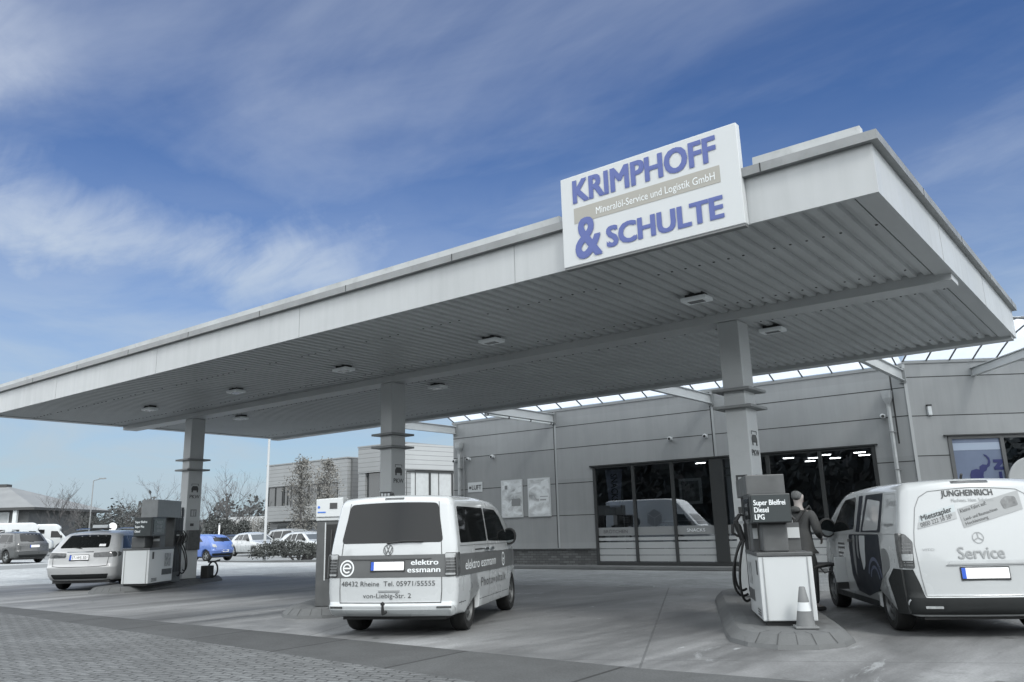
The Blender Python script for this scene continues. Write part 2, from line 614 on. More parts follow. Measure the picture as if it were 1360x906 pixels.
# paved forecourt in front of the canopy, drain slabs, stained apron under the roof, paving up to the shop
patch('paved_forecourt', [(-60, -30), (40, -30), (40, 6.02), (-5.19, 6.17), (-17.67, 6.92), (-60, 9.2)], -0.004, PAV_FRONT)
patch('drain_slab_strip', [(-60, 9.2), (-17.67, 6.92), (-5.19, 6.17), (40, 6.02), (40, 8.3), (-2.28, 7.70), (-4.26, 7.55), (-7.52, 7.66), (-19.9, 7.85), (-33, 8.6), (-60, 10.6)], -0.004, SLAB)
patch('concrete_apron', [(-30.5, 8.45), (-19.9, 7.85), (-7.52, 7.66), (-4.26, 7.55), (-2.28, 7.70), (40, 8.3), (40, 18.4), (-7.9, 17.4), (-12.75, 16.95), (-25.6, 17.9), (-27.6, 15.2), (-30.5, 8.45)], -0.004, APRON)
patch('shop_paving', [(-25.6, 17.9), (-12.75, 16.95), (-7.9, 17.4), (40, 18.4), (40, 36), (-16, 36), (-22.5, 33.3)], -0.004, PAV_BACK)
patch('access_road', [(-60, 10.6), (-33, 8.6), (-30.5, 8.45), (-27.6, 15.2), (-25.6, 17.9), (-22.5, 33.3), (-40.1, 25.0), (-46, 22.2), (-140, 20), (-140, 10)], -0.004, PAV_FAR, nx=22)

# ------------------------------------------------------------------ canopy


def m_streaky(name, base, rough, amp=.16, joints=None):
    """painted sheet metal with faint rain streaks and a change of tone from sheet to sheet"""
    m_ = bpy.data.materials.new(name)
    m_.use_nodes = True
    nt = m_.node_tree; N = NT(nt); b = nt.nodes['Principled BSDF']
    tc = N.n('ShaderNodeTexCoord').outputs['Object']
    st = N.noise(N.n('ShaderNodeMapping', {'Vector': tc, 'Scale': (5.0, 5.0, 0.35)}).outputs[0], 1.0, 7, .65)
    big_ = N.noise(tc, .5, 6, .6)
    k = N.math('MULTIPLY', N.mapr(st, .35, .75, 1.0 + amp * .25, 1.0 - amp), N.mapr(big_, .3, .7, .94, 1.05))
    if joints:
        sp = N.n('ShaderNodeSeparateXYZ', {0: tc})
        v_ = N.n('ShaderNodeCombineXYZ', {0: N.math('ADD', sp.outputs[0], joints[2]), 1: N.math('ADD', sp.outputs[2], joints[3]), 2: 0.0}).outputs[0]
        br = N.n('ShaderNodeTexBrick', {'Vector': v_, 'Color1': (.93, .93, .93, 1), 'Color2': (1.07, 1.07, 1.07, 1), 'Mortar': (1, 1, 1, 1), 'Scale': 1.0, 'Mortar Size': 0.0, 'Brick Width': joints[0], 'Row Height': joints[1]}, offset=0.0)
        k = N.math('MULTIPLY', k, N.n('ShaderNodeSeparateColor', {0: br.outputs[0]}).outputs[0])
    c = N.mix(1.0, g(base), N.n('ShaderNodeCombineColor', {0: k, 1: k, 2: k}).outputs[0], 'MULTIPLY')
    nt.links.new(c, b.inputs['Base Color'])
    nt.links.new(N.mapr(st, .3, .7, rough - .06, rough + .1), b.inputs['Roughness'])
    bp = N.n('ShaderNodeBump', {'Height': N.noise(tc, .9, 3, .5), 'Strength': .25, 'Distance': .02})
    nt.links.new(bp.outputs[0], b.inputs['Normal'])
    return m_


FASCIA = m_streaky('fascia_white_metal', 0.44, 0.42, .05)
CAPM = mat('fascia_cap_grey', g(0.235), 0.5, 0.2, 0.2, 1.5, dirt=0.3)
STRIPM = mat('roof_edge_strip', g(0.42), 0.55, 0, 0.18, 1.2, dirt=0.45)
SOFFIT = mat('soffit_sheet', g(0.42), 0.5, 0.1, 0.10, 0.5, dirt=0.2)
BEAMM = mat('beam_grey_paint', g(0.42), 0.5, 0.0, 0.08, 0.8)
COLM = mat('column_grey_paint', g(0.45), 0.42, 0.1, 0.06, 1.2, dirt=0.1)
COLL = mat('column_collar_metal', g(0.22), 0.5, 0.3, 0.1, 3)
CX0, CX1, CY0, CY1, CZ = -30.57, -2.31, 10.82, 22.64, 5.42
CS = 0.894                     # the roof is measured in camera units; this brings it to true size


def cs(x, y, z):
    return (x * CS, y * CS, CAM_Z + (z - CAM_Z) * CS)


can = thing('canopy', 'large flat white filling station roof on three columns with ribbed underside', 'canopy', cs(0, 0, 0), scale=CS)
FZ = 6.10
fas = MB()
fas.box(CX0, CX1, CY0, CY0 + 0.05, CZ, FZ)
fas.box(CX1 - 0.05, CX1, CY0 + 0.05, CY1 - 0.05, CZ, FZ)
fas.box(CX0, CX0 + 0.05, CY0 + 0.05, CY1 - 0.05, CZ, FZ)
fas.box(CX0, CX1, CY1 - 0.05, CY1, CZ, FZ)
fas.build('fascia', FASCIA, can)
jn = MB()
for x in (-8.2, -14.05, -19.85, -25.5):
    jn.box(x - 0.006, x + 0.006, CY0 - 0.004, CY0 + 0.004, CZ + 0.01, FZ)
for y in (14.7, 18.6):
    jn.box(CX1 - 0.004, CX1 + 0.004, y - 0.006, y + 0.006, CZ + 0.01, FZ)
jn.build('fascia_joint', mat('fascia_joint_grey', g(0.30), 0.7), can)
cap = MB()
O = 0.10
cap.box(CX0 - O, CX1 + O, CY0 - O, CY0 + 0.1, FZ + 0.003, 6.235)
cap.box(CX1 - 0.1, CX1 + O, CY0 + 0.1, CY1 + O, FZ + 0.003, 6.235)
cap.box(CX0 - O, CX0 + 0.1, CY0 + 0.1, CY1 + O, FZ + 0.003, 6.235)
cap.box(CX0 + .1, CX1 - .1, CY1 - 0.1, CY1 + O, FZ + 0.003, 6.235)
cap.build('edge_cap', CAPM, can)
cj = MB()
for x in [CX1 - 1.45 - 2.9 * i for i in range(10)]:
    cj.box(x - .008, x + .008, CY0 - O - .004, CY0 - O + .004, FZ + .003, 6.236)
for y in (13.3, 16.2, 19.1, 22.0):
    cj.box(CX1 + O - .004, CX1 + O + .004, y - .008, y + .008, FZ + .003, 6.236)
cj.build('cap_joint', GAP, can)
st = MB()
st.box(CX0, -7.25, CY0 + 0.02, CY0 + 0.16, 6.238, 6.40)
st.box(-3.9, CX1 - 0.12, CY0 + 0.02, CY0 + 0.16, 6.238, 6.40)
st.build('roof_edge_strip', STRIPM, can)
tops = MB(); tops.box(CX0 + .06, CX1 - .06, CY0 + .17, CY1 - .11, 6.12, 6.16)
tops.build('roof_deck', CAPM, can)
# trapezoid sheet under the roof, ribs running front to back
rb = MB()
pitch = 0.25
prof = []
x = CX0 + 0.05
while x < CX1 - 0.05 - pitch:
    prof += [(x, 0.0), (x + 0.12, 0.0), (x + 0.142, 0.06), (x + 0.228, 0.06)]
    x += pitch
prof.append((CX1 - 0.05, 0.0))
for ya, yb in ((CY0 + 0.05, 15.50), (16.04, 22.22)):
    n = len(prof)
    vs = [(px, ya, CZ + 0.035 + pz) for px, pz in prof] + [(px, yb, CZ + 0.035 + pz) for px, pz in prof]
    rb.add(vs, [(i, i + 1, n + i + 1, n + i) for i in range(n - 1)])
rb.build('ribbed_soffit', SOFFIT, can)
bl = MB()
bl.box(CX0 + 0.06, CX1 - 0.06, CY0 + .06, CY1 - .06, 5.56, 5.60)
bl.build('upper_deck', GAP, can)
bt = MB().box(CX0 + 0.05, CX1 - 0.05, 15.52, 16.06, 5.30, 5.54)
bt.build('beam', BEAMM, can, bevel=0.01)
bt = MB().box(CX0 + 0.05, CX1 - 0.05, 22.20, CY1 - .05, 5.36, 5.54)
bt.build('beam', BEAMM, can, bevel=0.01)
for xa in (CX0 + .05, CX1 - .30):
    for ya, yb in ((CY0 + .05, 15.52), (16.06, 22.2)):
        box('edge_trim', BEAMM, can, xa, xa + .25, ya, yb, 5.425, 5.452)
fx = MB()
random.seed(3)
for yy in (12.2, 14.9, 16.7, 21.5):
    x = CX0 + 0.125
    while x < CX1 - 0.2:
        if random.random() < .75:
            fx.box(x - .016, x + .016, yy - .016, yy + .016, CZ + .024, CZ + .034)
        x += pitch
fx.build('screw_head', GAP, can)

# columns
COLX = (-6.47, -16.33, -26.10)
COLY = 15.83
PICT_D = mat('pictogram_dark', g(0.05), 0.6)
SIGNP = mat('sign_plate_pale', g(0.42), 0.5)
col_labels = ('grey roof column behind the pump with the traffic cone', 'middle grey roof column rising behind the passenger van with grey band', 'far grey roof column beside the pump with hanging hoses')
for i, cx in enumerate(COLX):
    c_ = thing('roof_column', col_labels[i], 'column', cs(cx, COLY, 0.14), 0, 'columns carrying the canopy', CS)
    hw, hd = 0.22, 0.26
    MB().box(-hw, hw, -hd, hd, -.13, 5.155).build('shaft', COLM, c_, bevel=0.02)
    for z in (3.72, 3.38):
        q = MB().box(-hw - .17, hw + .17, -hd - .17, hd + .17, z, z + 0.055)
        q.build('collar', COLL, c_, bevel=0.006)
    pk = MB()   # car sign with the letters PKW on the side face
    X = hw + 0.004
    fn = lambda u, v: (X, u, v)
    pk.prism(round_poly([(-.13, 2.72, .02), (.13, 2.72, .02), (.13, 2.80, .03), (.085, 2.87, .02), (-.085, 2.87, .02), (-.13, 2.80, .03)]), lambda a, b, d: (X + d, a, b), 0, .004)
    pk.box(X, X + .004, -.12, -.07, 2.66, 2.73).box(X, X + .004, .07, .12, 2.66, 2.73)
    pk.box(X, X + .004, -.13, -.115, 2.87, 2.94).box(X, X + .004, .115, .13, 2.87, 2.94).box(X, X + .004, -.13, .13, 2.93, 2.945)
    put_text(pk, 'PKW', 0.17, fn, 0.02, 1.0, 'CENTER', u0=0, v0=2.46)
    pk.build('lettering', PICT_D, c_)
    for face in (0, 1):
        sg = MB(); pm = MB()
        if face == 0:
            F = lambda a, b, d: (a, -hd - d, b)
        else:
            F = lambda a, b, d: (hw + d, a, b)
        dark = (i == 0 and face == 0)
        z0 = 1.86
        sg.prism([(-.115, z0), (.115, z0), (.115, z0 + .24), (-.115, z0 + .24)], F, .003, .008)
        sg.build('pictogram_plate', PICT_D if dark else COLL, c_)
        pm.prism([(-.07, z0 + .03), (-.005, z0 + .03), (-.005, z0 + .20), (-.07, z0 + .20)], F, .009, .011)
        pm.prism([(.03, z0 + .03), (.06, z0 + .03), (.06, z0 + .17), (.09, z0 + .17), (.09, z0 + .19), (.03, z0 + .2)], F, .009, .011)
        pm.build('pictogram', SIGNP, c_)
    if i == 2:
        box('paper_dispenser', mat('dispenser_dark', g(0.075), 0.5, 0, .3, 9), c_, hw, hw + 0.13, -0.2, 0.24, 0.78, 1.42, .015)
        box('notice_plate', SIGNP, c_, hw + .003, hw + .012, -.2, .2, 1.47, 1.72)
        box('notice_screen', PICT_D, c_, hw + .013, hw + .018, -.1, .03, 1.55, 1.64)
        box('notice_plate', SIGNP, c_, -.12, .03, -hd - .012, -hd - .003, 1.42, 1.56)
    if i == 0:
        box('notice_plate', SIGNP, c_, -.14, -.02, -hd - .012, -hd - .003, 1.30, 1.62)
        box('notice_screen', PICT_D, c_, -.12, -.04, -hd - .018, -hd - .013, 1.38, 1.5)

# canopy lights
LIGHTM = mat('luminaire_housing', g(0.78), 0.45)
LDARK = mat('luminaire_lens', g(0.20), 0.2)
lts = [(-6.3, 13.85, 'square canopy light nearest the blue lettered sign'), (-6.2, 17.35, 'square canopy light just behind the top of the near column'),
       (-11.2, 13.85, 'square canopy light between the near and the middle column'), (-15.95, 13.72, 'square canopy light in front of the middle column'),
       (-20.6, 13.72, 'square canopy light between the middle and the far column'), (-25.3, 13.7, 'farthest square canopy light at the left end of the front row'),
       (-16.1, 17.38, 'square canopy light behind the middle column'), (-25.3, 17.1, 'square canopy light behind the far column')]
for x, y, lb in lts:
    t = thing('canopy_light', lb, 'light', cs(x, y, CZ + .034), 0, 'lights under the canopy', CS)
    MB().box(-.25, .25, -.17, .17, -.125, -.05).build('housing', LIGHTM, t, bevel=.015)
    MB().box(-.15, .15, -.08, .08, -.132, -.124).build('lens', LDARK, t)
    MB().box(-.17, .17, -.12, .12, -.05, .02).build('mounting_plate', GAP, t)

# name board
SB = thing('name_board', 'white board with blue lettering on the front edge of the canopy', 'sign', cs(-7.09, CY0 - .14, 5.40), scale=CS)
BW, BH = 3.06, 1.54
BLUE = mat('sign_blue', (0.080, 0.112, 0.315), 0.45)
MB().box(0, BW, 0, .13, 0, BH).build('board', mat('sign_white', g(0.56), 0.4, 0, .03, 1), SB, bevel=.01)
MB().box(0.01, BW - .01, .01, .12, -.035, -.002).build('bottom_rail', mat('sign_rail', g(.16), .5), SB)
GREYB = mat('sign_grey_band', (0.34, 0.335, 0.30), 0.5)
MB().box(.24, 2.76, -.004, -.001, .70, .965).build('grey_band', GREYB, SB)
FT = lambda u, v: (u, -.008, v)
tb = MB()
put_text(tb, 'KRIMPHOFF', .55, FT, .052, 1, width=2.50, u0=.235, v0=1.06)
put_text(tb, 'SCHULTE', .47, FT, .055, 1, width=1.95, u0=.82, v0=.17)
tb.build('lettering', BLUE, SB)
tb = MB()
put_text(tb, '&', .98, lambda u, v: (u, -.010, v), .030, 1, width=.50, u0=.24, v0=.10)
tb.build('lettering', BLUE, SB)
tb = MB()
put_text(tb, 'Mineralöl-Service und Logistik GmbH', .17, FT, .006, 1, width=2.02, u0=.66, v0=.765)
tb.build('lettering', INK_W, SB)

# ------------------------------------------------------------------ shop building
WALL = m_streaky('wall_panel_grey', 0.25, 0.5, .055, (5.97, 1.06, 4.83, -4.02 + 5 * 1.06))
TRIM = mat('wall_trim_grey', g(0.24), 0.5, .1)
FRAMEM = mat('anthracite_frame', g(0.028, 2), 0.45)
YW = 24.14
shop = thing('shop_building', 'grey panel clad filling station shop with dark shop windows and cut off corner', 'building', (0, 0, 0))
wl = MB()
wl.box(-21.55, -15.25, YW, YW + .2, 0.66, 5.33)
wl.box(-15.25, -6.17, YW, YW + .2, 3.30, 5.33)
wl.box(-6.17, -5.2, YW, YW + .2, 0.12, 5.33)
wl.box(-21.55, -21.35, YW + .2, 38, 0, 5.33)
wl.build('wall', WALL, shop)
# corner wall turned by 36 degrees
KA = R(36)
K0 = Vector((-5.2, YW, 0)); KD = Vector((math.cos(KA), math.sin(KA), 0)); KN = Vector((math.sin(KA), -math.cos(KA), 0))
MK = Matrix(((KD.x, -KN.x, 0, K0.x), (KD.y, -KN.y, 0, K0.y), (0, 0, 1, 0), (0, 0, 0, 1)))   # local x along the wall, y inward
wk = MB()
wk.box(0, .94, 0, .2, .12, 5.42, MK)
wk.box(.94, 14, 0, .2, 3.40, 5.42, MK)
wk.box(6.0, 14, 0, .2, .12, 3.40, MK)
wk.build('corner_wall', WALL, shop)
# cornice, grooves and corner posts
tr = MB()
tr.box(-21.60, -5.2, YW - .03, YW + .25, 5.333, 5.42)
tr.box(0.0, 14, -.03, .25, 5.423, 5.50, MK)
tr.build('roof_trim', TRIM, shop)
gr = MB()
for z in (4.78, 4.02):
    gr.box(-21.55, -5.2, YW - .003, YW + .01, z - .012, z + .012)
for z in (2.82, 1.74):
    gr.box(-21.55, -15.25, YW - .003, YW + .01, z - .012, z + .012)
    gr.box(-6.17, -5.2, YW - .003, YW + .01, z - .012, z + .012)
for x, z0 in ((-16.79, .66), (-10.84, 3.3), (-5.55, 3.3)):
    gr.box(x - .02, x + .02, YW - .0045, YW + .01, z0, 5.33)
for z in (5.05, 4.0):
    gr.box(.03, 14, -.003, .01, z - .012, z + .012, MK)
gr.box(.03, .94, -.003, .01, 2.93, 2.955, MK)
gr.build('panel_groove', GAP, shop)
TRIM_P = mat('corner_trim_pale', g(.34), .4, .2)
box('joint_cover', TRIM_P, shop, -16.77, -16.70, YW - .012, YW, .66, 5.33)
box('joint_cover', TRIM_P, shop, -10.82, -10.75, YW - .012, YW, 3.3, 5.33)
MB().box(-.03, .05, -.02, .0, .12, 5.42, MK).build('corner_trim', TRIM_P, shop)
# brick plinth
def m_brick():
    m_ = bpy.data.materials.new('plinth_brick')
    m_.use_nodes = True
    nt = m_.node_tree; N = NT(nt); b = nt.nodes['Principled BSDF']
    tc = N.n('ShaderNodeTexCoord').outputs['Object']
    sp = N.n('ShaderNodeSeparateXYZ', {0: tc})
    v = N.n('ShaderNodeCombineXYZ', {0: sp.outputs[0], 1: sp.outputs[2], 2: 0.0}).outputs[0]
    br = N.n('ShaderNodeTexBrick', {'Vector': v, 'Color1': (*g(.075), 1), 'Color2': (*g(.13), 1), 'Mortar': (*g(.05), 1), 'Scale': 1.0,
                                     'Mortar Size': .008, 'Brick Width': .25, 'Row Height': .083})
    nt.links.new(br.outputs[0], b.inputs['Base Color'])
    b.inputs['Roughness'].default_value = .85
    bp = N.n('ShaderNodeBump', {'Height': N.math('MULTIPLY', br.outputs[1], -1.0), 'Strength': .6, 'Distance': .01})
    nt.links.new(bp.outputs[0], b.inputs['Normal'])
    return m_
BRICK = m_brick()
MB().box(-21.5, -15.25, YW + .01, YW + .2, 0.0, .64).build('plinth', BRICK, shop)
MB().box(-21.6, -15.25, YW - .05, YW + .1, .64, .665).build('sill', TRIM, shop)
MB().box(-21.6, -5.25, YW - .55, YW - .0, 0.0, .11).build('step', mat('step_concrete', g(.13), .85, 0, .15, 1.5), shop, bevel=.02)
MB().box(-15.25, -6.17, YW + .0, YW + .2, .0, .20).build('plinth', mat('plinth_dark', g(.04), .7), shop)
# window front
def m_glass(name, tint, refl):
    m_ = bpy.data.materials.new(name)
    m_.use_nodes = True
    nt = m_.node_tree; nt.nodes.clear(); N = NT(nt)
    tr_ = N.n('ShaderNodeBsdfTransparent', {'Color': (*tint, 1)})
    gl = N.n('ShaderNodeBsdfGlossy', {'Color': (.92, .96, 1, 1), 'Roughness': 0.0})
    lw = N.n('ShaderNodeFresnel', {'IOR': 1.5})
    fac = N.math('ADD', N.math('MULTIPLY', lw.outputs[0], 1.6), refl, clamp=True)
    mx = N.n('ShaderNodeMixShader', {0: fac, 1: tr_.outputs[0], 2: gl.outputs[0]})
    out = N.n('ShaderNodeOutputMaterial', {0: mx.outputs[0]})
    return m_
SHOPGL = m_glass('shop_glass', (.64, .67, .69), .20)
FROST = mat('frosted_film', g(.36), .6)
FROST_D = mat('frosted_film_dark', g(.22), .5)
WX = [-15.20, -13.72, -12.32, -10.98, -10.66, -9.2, -7.68, -6.22]
WZ0, WZ1 = .22, 3.24
fr = MB()
fr.box(-15.25, -6.17, YW - .03, YW + .08, WZ1, 3.30)
fr.box(-15.25, -6.17, YW - .03, YW + .08, .12, WZ0)
for k, x in enumerate(WX):
    w_ = .05
    if k in (3, 4): continue
    fr.box(x - w_, x + w_, YW - .03, YW + .08, WZ0, WZ1)
fr.box(-11.03, -10.61, YW - .035, YW + .10, WZ0, WZ1)
fr.build('window_frame', FRAMEM, shop, bevel=.006)
fr = MB().box(-15.35, -6.1, YW - .07, YW - .005, 3.302, 3.34)
fr.build('window_flashing', FRAMEM, shop)
panes = [(0, 1), (1, 2), (2, 3), (4, 5), (5, 6), (6, 7)]
for a, b in panes:
    x0, x1 = WX[a] + .05, WX[b] - .05
    if b == 3: x1 = -11.03
    if a == 4: x0 = -10.61
    p_ = MB().add([(x0, YW + .02, WZ0), (x1, YW + .02, WZ0), (x1, YW + .02, WZ1), (x0, YW + .02, WZ1)], [(0, 1, 2, 3)]).build('window_pane', SHOPGL, shop)
    fs = MB()
    for z0, z1 in ((.24, .42), (.44, .62), (.64, .83), (.88, .98)):
        fs.box(x0, x1, YW + .012, YW + .016, z0, z1)
    fs.build('frosted_band', FROST, p_)
    MB().box(x0, x1, YW + .012, YW + .016, 1.04, 1.30).build('frosted_band', FROST_D, p_)
lt = MB()
put_text(lt, 'BRÖTCHEN', .15, lambda u, v: (u, YW + .008, v), .012, width=.9, u0=-14.95, v0=1.12)
lt.build('lettering', INK_D, shop)
lt = MB()
put_text(lt, 'SNACKS', .14, lambda u, v: (u, YW + .008, v), .012, width=.6, u0=-11.95, v0=1.12)
lt.build('lettering', INK_W, shop)
# right-hand shop window on the corner wall
FB = mat('blue_grey_film', (.16, .195, .27), .12, 0, .1, 1.0, spec=.6)
kp = lambda u, v, d=0.0: tuple(MK @ Vector((u, d, v)))
fk = MB()
fk.box(.90, 6.04, -.03, .1, 3.36, 3.44, MK)
for x in (.94, 2.28, 3.7, 5.2, 6.0):
    fk.box(x - .05, x + .05, -.03, .1, .14, 3.36, MK)
fk.box(.9, 6.04, -.03, .1, .10, .2, MK)
fk.build('window_frame', mat('window_frame_grey', g(.09), .45), shop)
MB().box(.80, 6.3, -.10, -.0, 3.442, 3.47, MK).build('window_flashing', FRAMEM, shop)
pA = MB().box(.99, 2.23, .02, .03, .2, 3.36, MK).build('window_pane', FB, shop)
MB().box(1.0, 2.22, .012, .017, 3.06, 3.25, MK).build('pale_stripe', mat('pale_stripe', (.3, .36, .45), .3), pA)
for a, b in ((2.33, 3.65), (3.75, 5.15), (5.25, 5.95)):
    MB().box(a, b, .03, .036, .2, 3.36, MK).build('window_pane', SHOPGL, shop)
NAVY = mat('navy_lettering', (.012, .018, .10), .5)
el = [(-.36, -.42), (-.33, .02), (-.26, .18), (-.05, .24), (.08, .20), (.10, .34), (.24, .42), (.40, .40), (.47, .48), (.50, .60), (.44, .72), (.36, .78), (.34, .85),
      (.46, .80), (.56, .68), (.58, .50), (.52, .34), (.42, .28), (.36, .16), (.24, .10), (.20, -.05), (.22, -.42), (.06, -.42), (.05, -.16), (-.10, -.18), (-.16, -.42)]
eb = MB().prism([(1.55 + a * .62, 2.42 + b * .62) for a, b in el], lambda a, b, d: kp(a, b, d), .008, .011)
eb.build('elephant_emblem', NAVY, pA)
zt = MB()
zt.prism([(1.98, 2.80), (2.24, 2.80), (2.24, 2.72), (2.12, 2.61), (2.24, 2.61), (2.24, 2.53), (1.98, 2.53), (1.98, 2.60), (2.10, 2.72), (1.98, 2.72)], lambda a, b, d: kp(a, b, d), .008, .011)
zt.box(2.08, 2.16, .008, .011, 2.2, 2.48, MK).box(2.0, 2.22, .008, .011, 2.2, 2.24, MK)
zt.build('lettering', NAVY, pA)
# interior
IND = mat('shop_interior_dark', g(.16), .8)
iw = MB()
iw.box(-21.3, 6, 32.0, 32.1, 0, 5.3).box(-21.3, -5.3, YW + .22, 32, 3.5, 3.55).box(-21.3, -5.3, YW + .21, 32, .0, .05)
iw.box(-16.0, -15.9, YW + .22, 32, .05, 3.9)
iw.box(-5.6, -5.5, YW + .22, 32, .05, 3.9)
iw.build('interior_lining', IND, shop)
rf = MB()
rf.add([(-21.5, YW + .26, 5.30), (-5.3, YW + .26, 5.30), (9, 34.2, 5.30), (9, 38, 5.30), (-21.5, 38, 5.30)], [(0, 1, 2, 3, 4)])
rf.build('roof', CAPM, shop)
LAMP = emis('shop_tube_light', (1, 1, 1), 7)
for k, (x, y) in enumerate([(-9.3, 26.2), (-8.75, 26.9), (-8.1, 26.0), (-8.3, 27.6), (-7.3, 27.2), (-7.1, 26.0), (-9.3, 28.2), (-12.0, 25.6)]):
    t = thing('ceiling_tube_light', 'lit white tube light on the ceiling inside the shop', 'light', (x, y, 3.27), 0, 'tube lights inside the shop')
    MB().box(-.16, .16, -.03, .03, 0, .02).build('tube', LAMP, t)
    MB().box(-.19, .19, -.05, .05, .021, .06).build('housing', LIGHTM, t)
# shelves and a dark counter in the shop
for k, (x, y, w_, lb) in enumerate([(-13.3, 27.0, 1.7, 'low shop shelf behind the left shop windows'), (-9.6, 27.4, 1.8, 'low shop shelf behind the right shop windows'), (-7.2, 28.4, 1.5, 'low shop shelf at the far right of the shop')]):
    t = thing('shop_shelf', lb, 'shelf', (x, y, .05), 0, 'shelves in the shop')
    MB().box(-w_ / 2, w_ / 2, -.03, .03, 0, 1.5).build('back_panel', mat('shelf_back', g(.14), .6), t)
    for z in (.2, .6, 1.0, 1.4):
        MB().box(-w_ / 2, w_ / 2, -.4, -.035, z, z + .03).build('shelf_board', mat('shelf_board', g(.3), .6), t)
    random.seed(k)
    gd = MB()
    for z in (.23, .63, 1.03):
        xx = -w_ / 2 + .03
        while xx < w_ / 2 - .15:
            ww = random.uniform(.07, .16)
            gd.box(xx, xx + ww, -.33, -.1, z + .002, z + random.uniform(.15, .32)); xx += ww + .02
    gd.build('goods', mat('shelf_goods', g(.3), .5, 0, .6, 14), t)
t = thing('display_stand', 'black stepped display stand behind the leftmost shop window', 'stand', (-14.95, YW + .45, .05))
MB().box(-.2, .25, 0, .4, 0, 2.05).build('tower', BLACKP, t)
MB().box(.251, .55, 0, .4, 0, 1.65).build('side_shelf', BLACKP, t)
MB().box(.551, .75, 0, .4, 1.25, 1.62).build('top_box', BLACKP, t)
t = thing('flag_banner', 'pale blue tapering banner with dark lettering behind the leftmost shop window', 'banner', (-14.62, YW + .30, 0))
MB().prism([(-.22, 1.95), (.18, 1.95), (.33, 3.18), (-.33, 3.18)], lambda a, b, d: (a, d, b), 0, .015).build('cloth', mat('banner_cloth', (.46, .50, .66), .7), t)
lt = MB()
put_text(lt, 'SNACKS', .36, lambda u, v: (.10 + v * -1.0 * -1, -.006, 3.05 - u), .02, 1, width=.92, u0=0, v0=-.22)
lt.build('lettering', INK_D, t)
MB().tube([(.28, .03, .05), (.28, .03, 3.2)], .018).build('pole', TRIM, t)
t = thing('framed_notice', 'small white framed notice stuck behind the third shop window', 'notice', (-11.75, YW + .05, 1.95))
MB().box(-.38, .38, 0, .02, 0, .78).build('frame', mat('notice_frame', g(.55), .5), t)
MB().box(-.29, .29, -.008, -.001, .08, .70).build('sheet', mat('notice_sheet', g(.2), .6, 0, .5, 8), t)
# skylight between canopy and shop: pale sheets rising from the wall over the canopy
def m_poly():
    m_ = bpy.data.materials.new('skylight_sheet')
    m_.use_nodes = True
    nt = m_.node_tree; nt.nodes.clear(); N = NT(nt)
    tc = N.n('ShaderNodeTexCoord').outputs['Object']
    nz = N.noise(tc, 2.0, 5, .6)
    t_ = N.n('ShaderNodeBsdfTranslucent', {'Color': N.ramp(nz, [(.3, (.86, .9, .92)), (.7, (.98, .99, 1.0))])})
    tp = N.n('ShaderNodeBsdfTransparent', {'Color': (.97, .985, 1, 1)})
    mx = N.n('ShaderNodeMixShader', {0: .45, 1: t_.outputs[0], 2: tp.outputs[0]})
    N.n('ShaderNodeOutputMaterial', {0: mx.outputs[0]})
    return m_
SKYL = m_poly()
sl = thing('skylight', 'bright translucent skylight strip between the canopy and the shop wall', 'skylight', (0, 0, 0))
CRY = CY1 * CS            # back edge of the canopy roof
def vault(t_):
    """arched sheet from the wall (t=0) to the canopy (t=1): distance out from the wall, height"""
    return (YW - .02 - CRY - .06) * t_, 5.44 + .18 * t_ + .56 * math.sin(PI * t_) * (1 - .25 * t_)
NV = 10
def sheet(P, u0, u1):
    mb = MB()
    for k in range(NV + 1):
        o_, z_ = vault(k / NV)
        mb.v += [tuple(P(u0, o_, z_)), tuple(P(u1, o_, z_))]
    for k in range(NV):
        mb.f.append((2 * k, 2 * k + 1, 2 * k + 3, 2 * k + 2))
    return mb
PS = lambda u, o_, z_: Vector((u, YW - .02 - o_, z_))
PK = lambda u, o_, z_: MK @ Vector((u, -.02 - o_, z_ + .07))
sheet(PS, -21.5, -5.2).build('glazing', SKYL, sl, smooth=True)
sheet(PK, .0, 12).build('glazing', SKYL, sl, smooth=True)
gb = MB()
x = -21.5
while x < -5.2:
    gb.tube([PS(x, vault(k / NV)[0], vault(k / NV)[1] - .02) for k in range(NV + 1)], .022, 6)
    x += .85
u = .02
while u < 12:
    gb.tube([PK(u, vault(k / NV)[0], vault(k / NV)[1] - .02) for k in range(NV + 1)], .022, 6)
    u += .62
gb.build('glazing_bar', mat('glazing_bar_dark', g(.06), .5), sl)
# I-beams from the shop to the canopy
for k, x in enumerate((-21.43, -16.78, -10.80, -5.24)):
    ib = MB()
    ib.box(x - .06, x + .06, CRY - .02, YW - .03, 5.24, 5.26).box(x - .06, x + .06, CRY - .02, YW - .03, 4.96, 4.98).box(x - .012, x + .012, CRY - .02, YW - .03, 4.98, 5.24)
    ib.build('cross_beam', BEAMM, sl)
    MB().box(x - .09, x + .09, YW - .05, YW - .0, 4.90, 5.30).build('beam_plate', TRIM, sl)
ib = MB()
for (a, b, w_) in ((5.24, 5.26, .06), (5.03, 5.05, .06), (5.05, 5.24, .012)):
    ib.box(1.83 - w_, 1.83 + w_, -3.8, -.0, a, b, MK)
ib.build('cross_beam', BEAMM, sl)
t = thing('tube_light', 'long white tube light hung under the second cross beam by the posters', 'light', (-16.78, CRY + .1, 4.91), 0)
MB().tube([(0, 0, 0), (0, 3.7, 0)], .035, 8).build('tube', mat('tube_white', g(.75), .35), t, smooth=True)
MB().box(-.03, .03, -.02, 3.72, .03, .045).build('rail', TRIM, t)
for yy in (.1, 1.2, 2.4, 3.6):
    MB().box(-.045, .045, yy - .02, yy + .02, -.04, .03).build('clip', GAP, t)

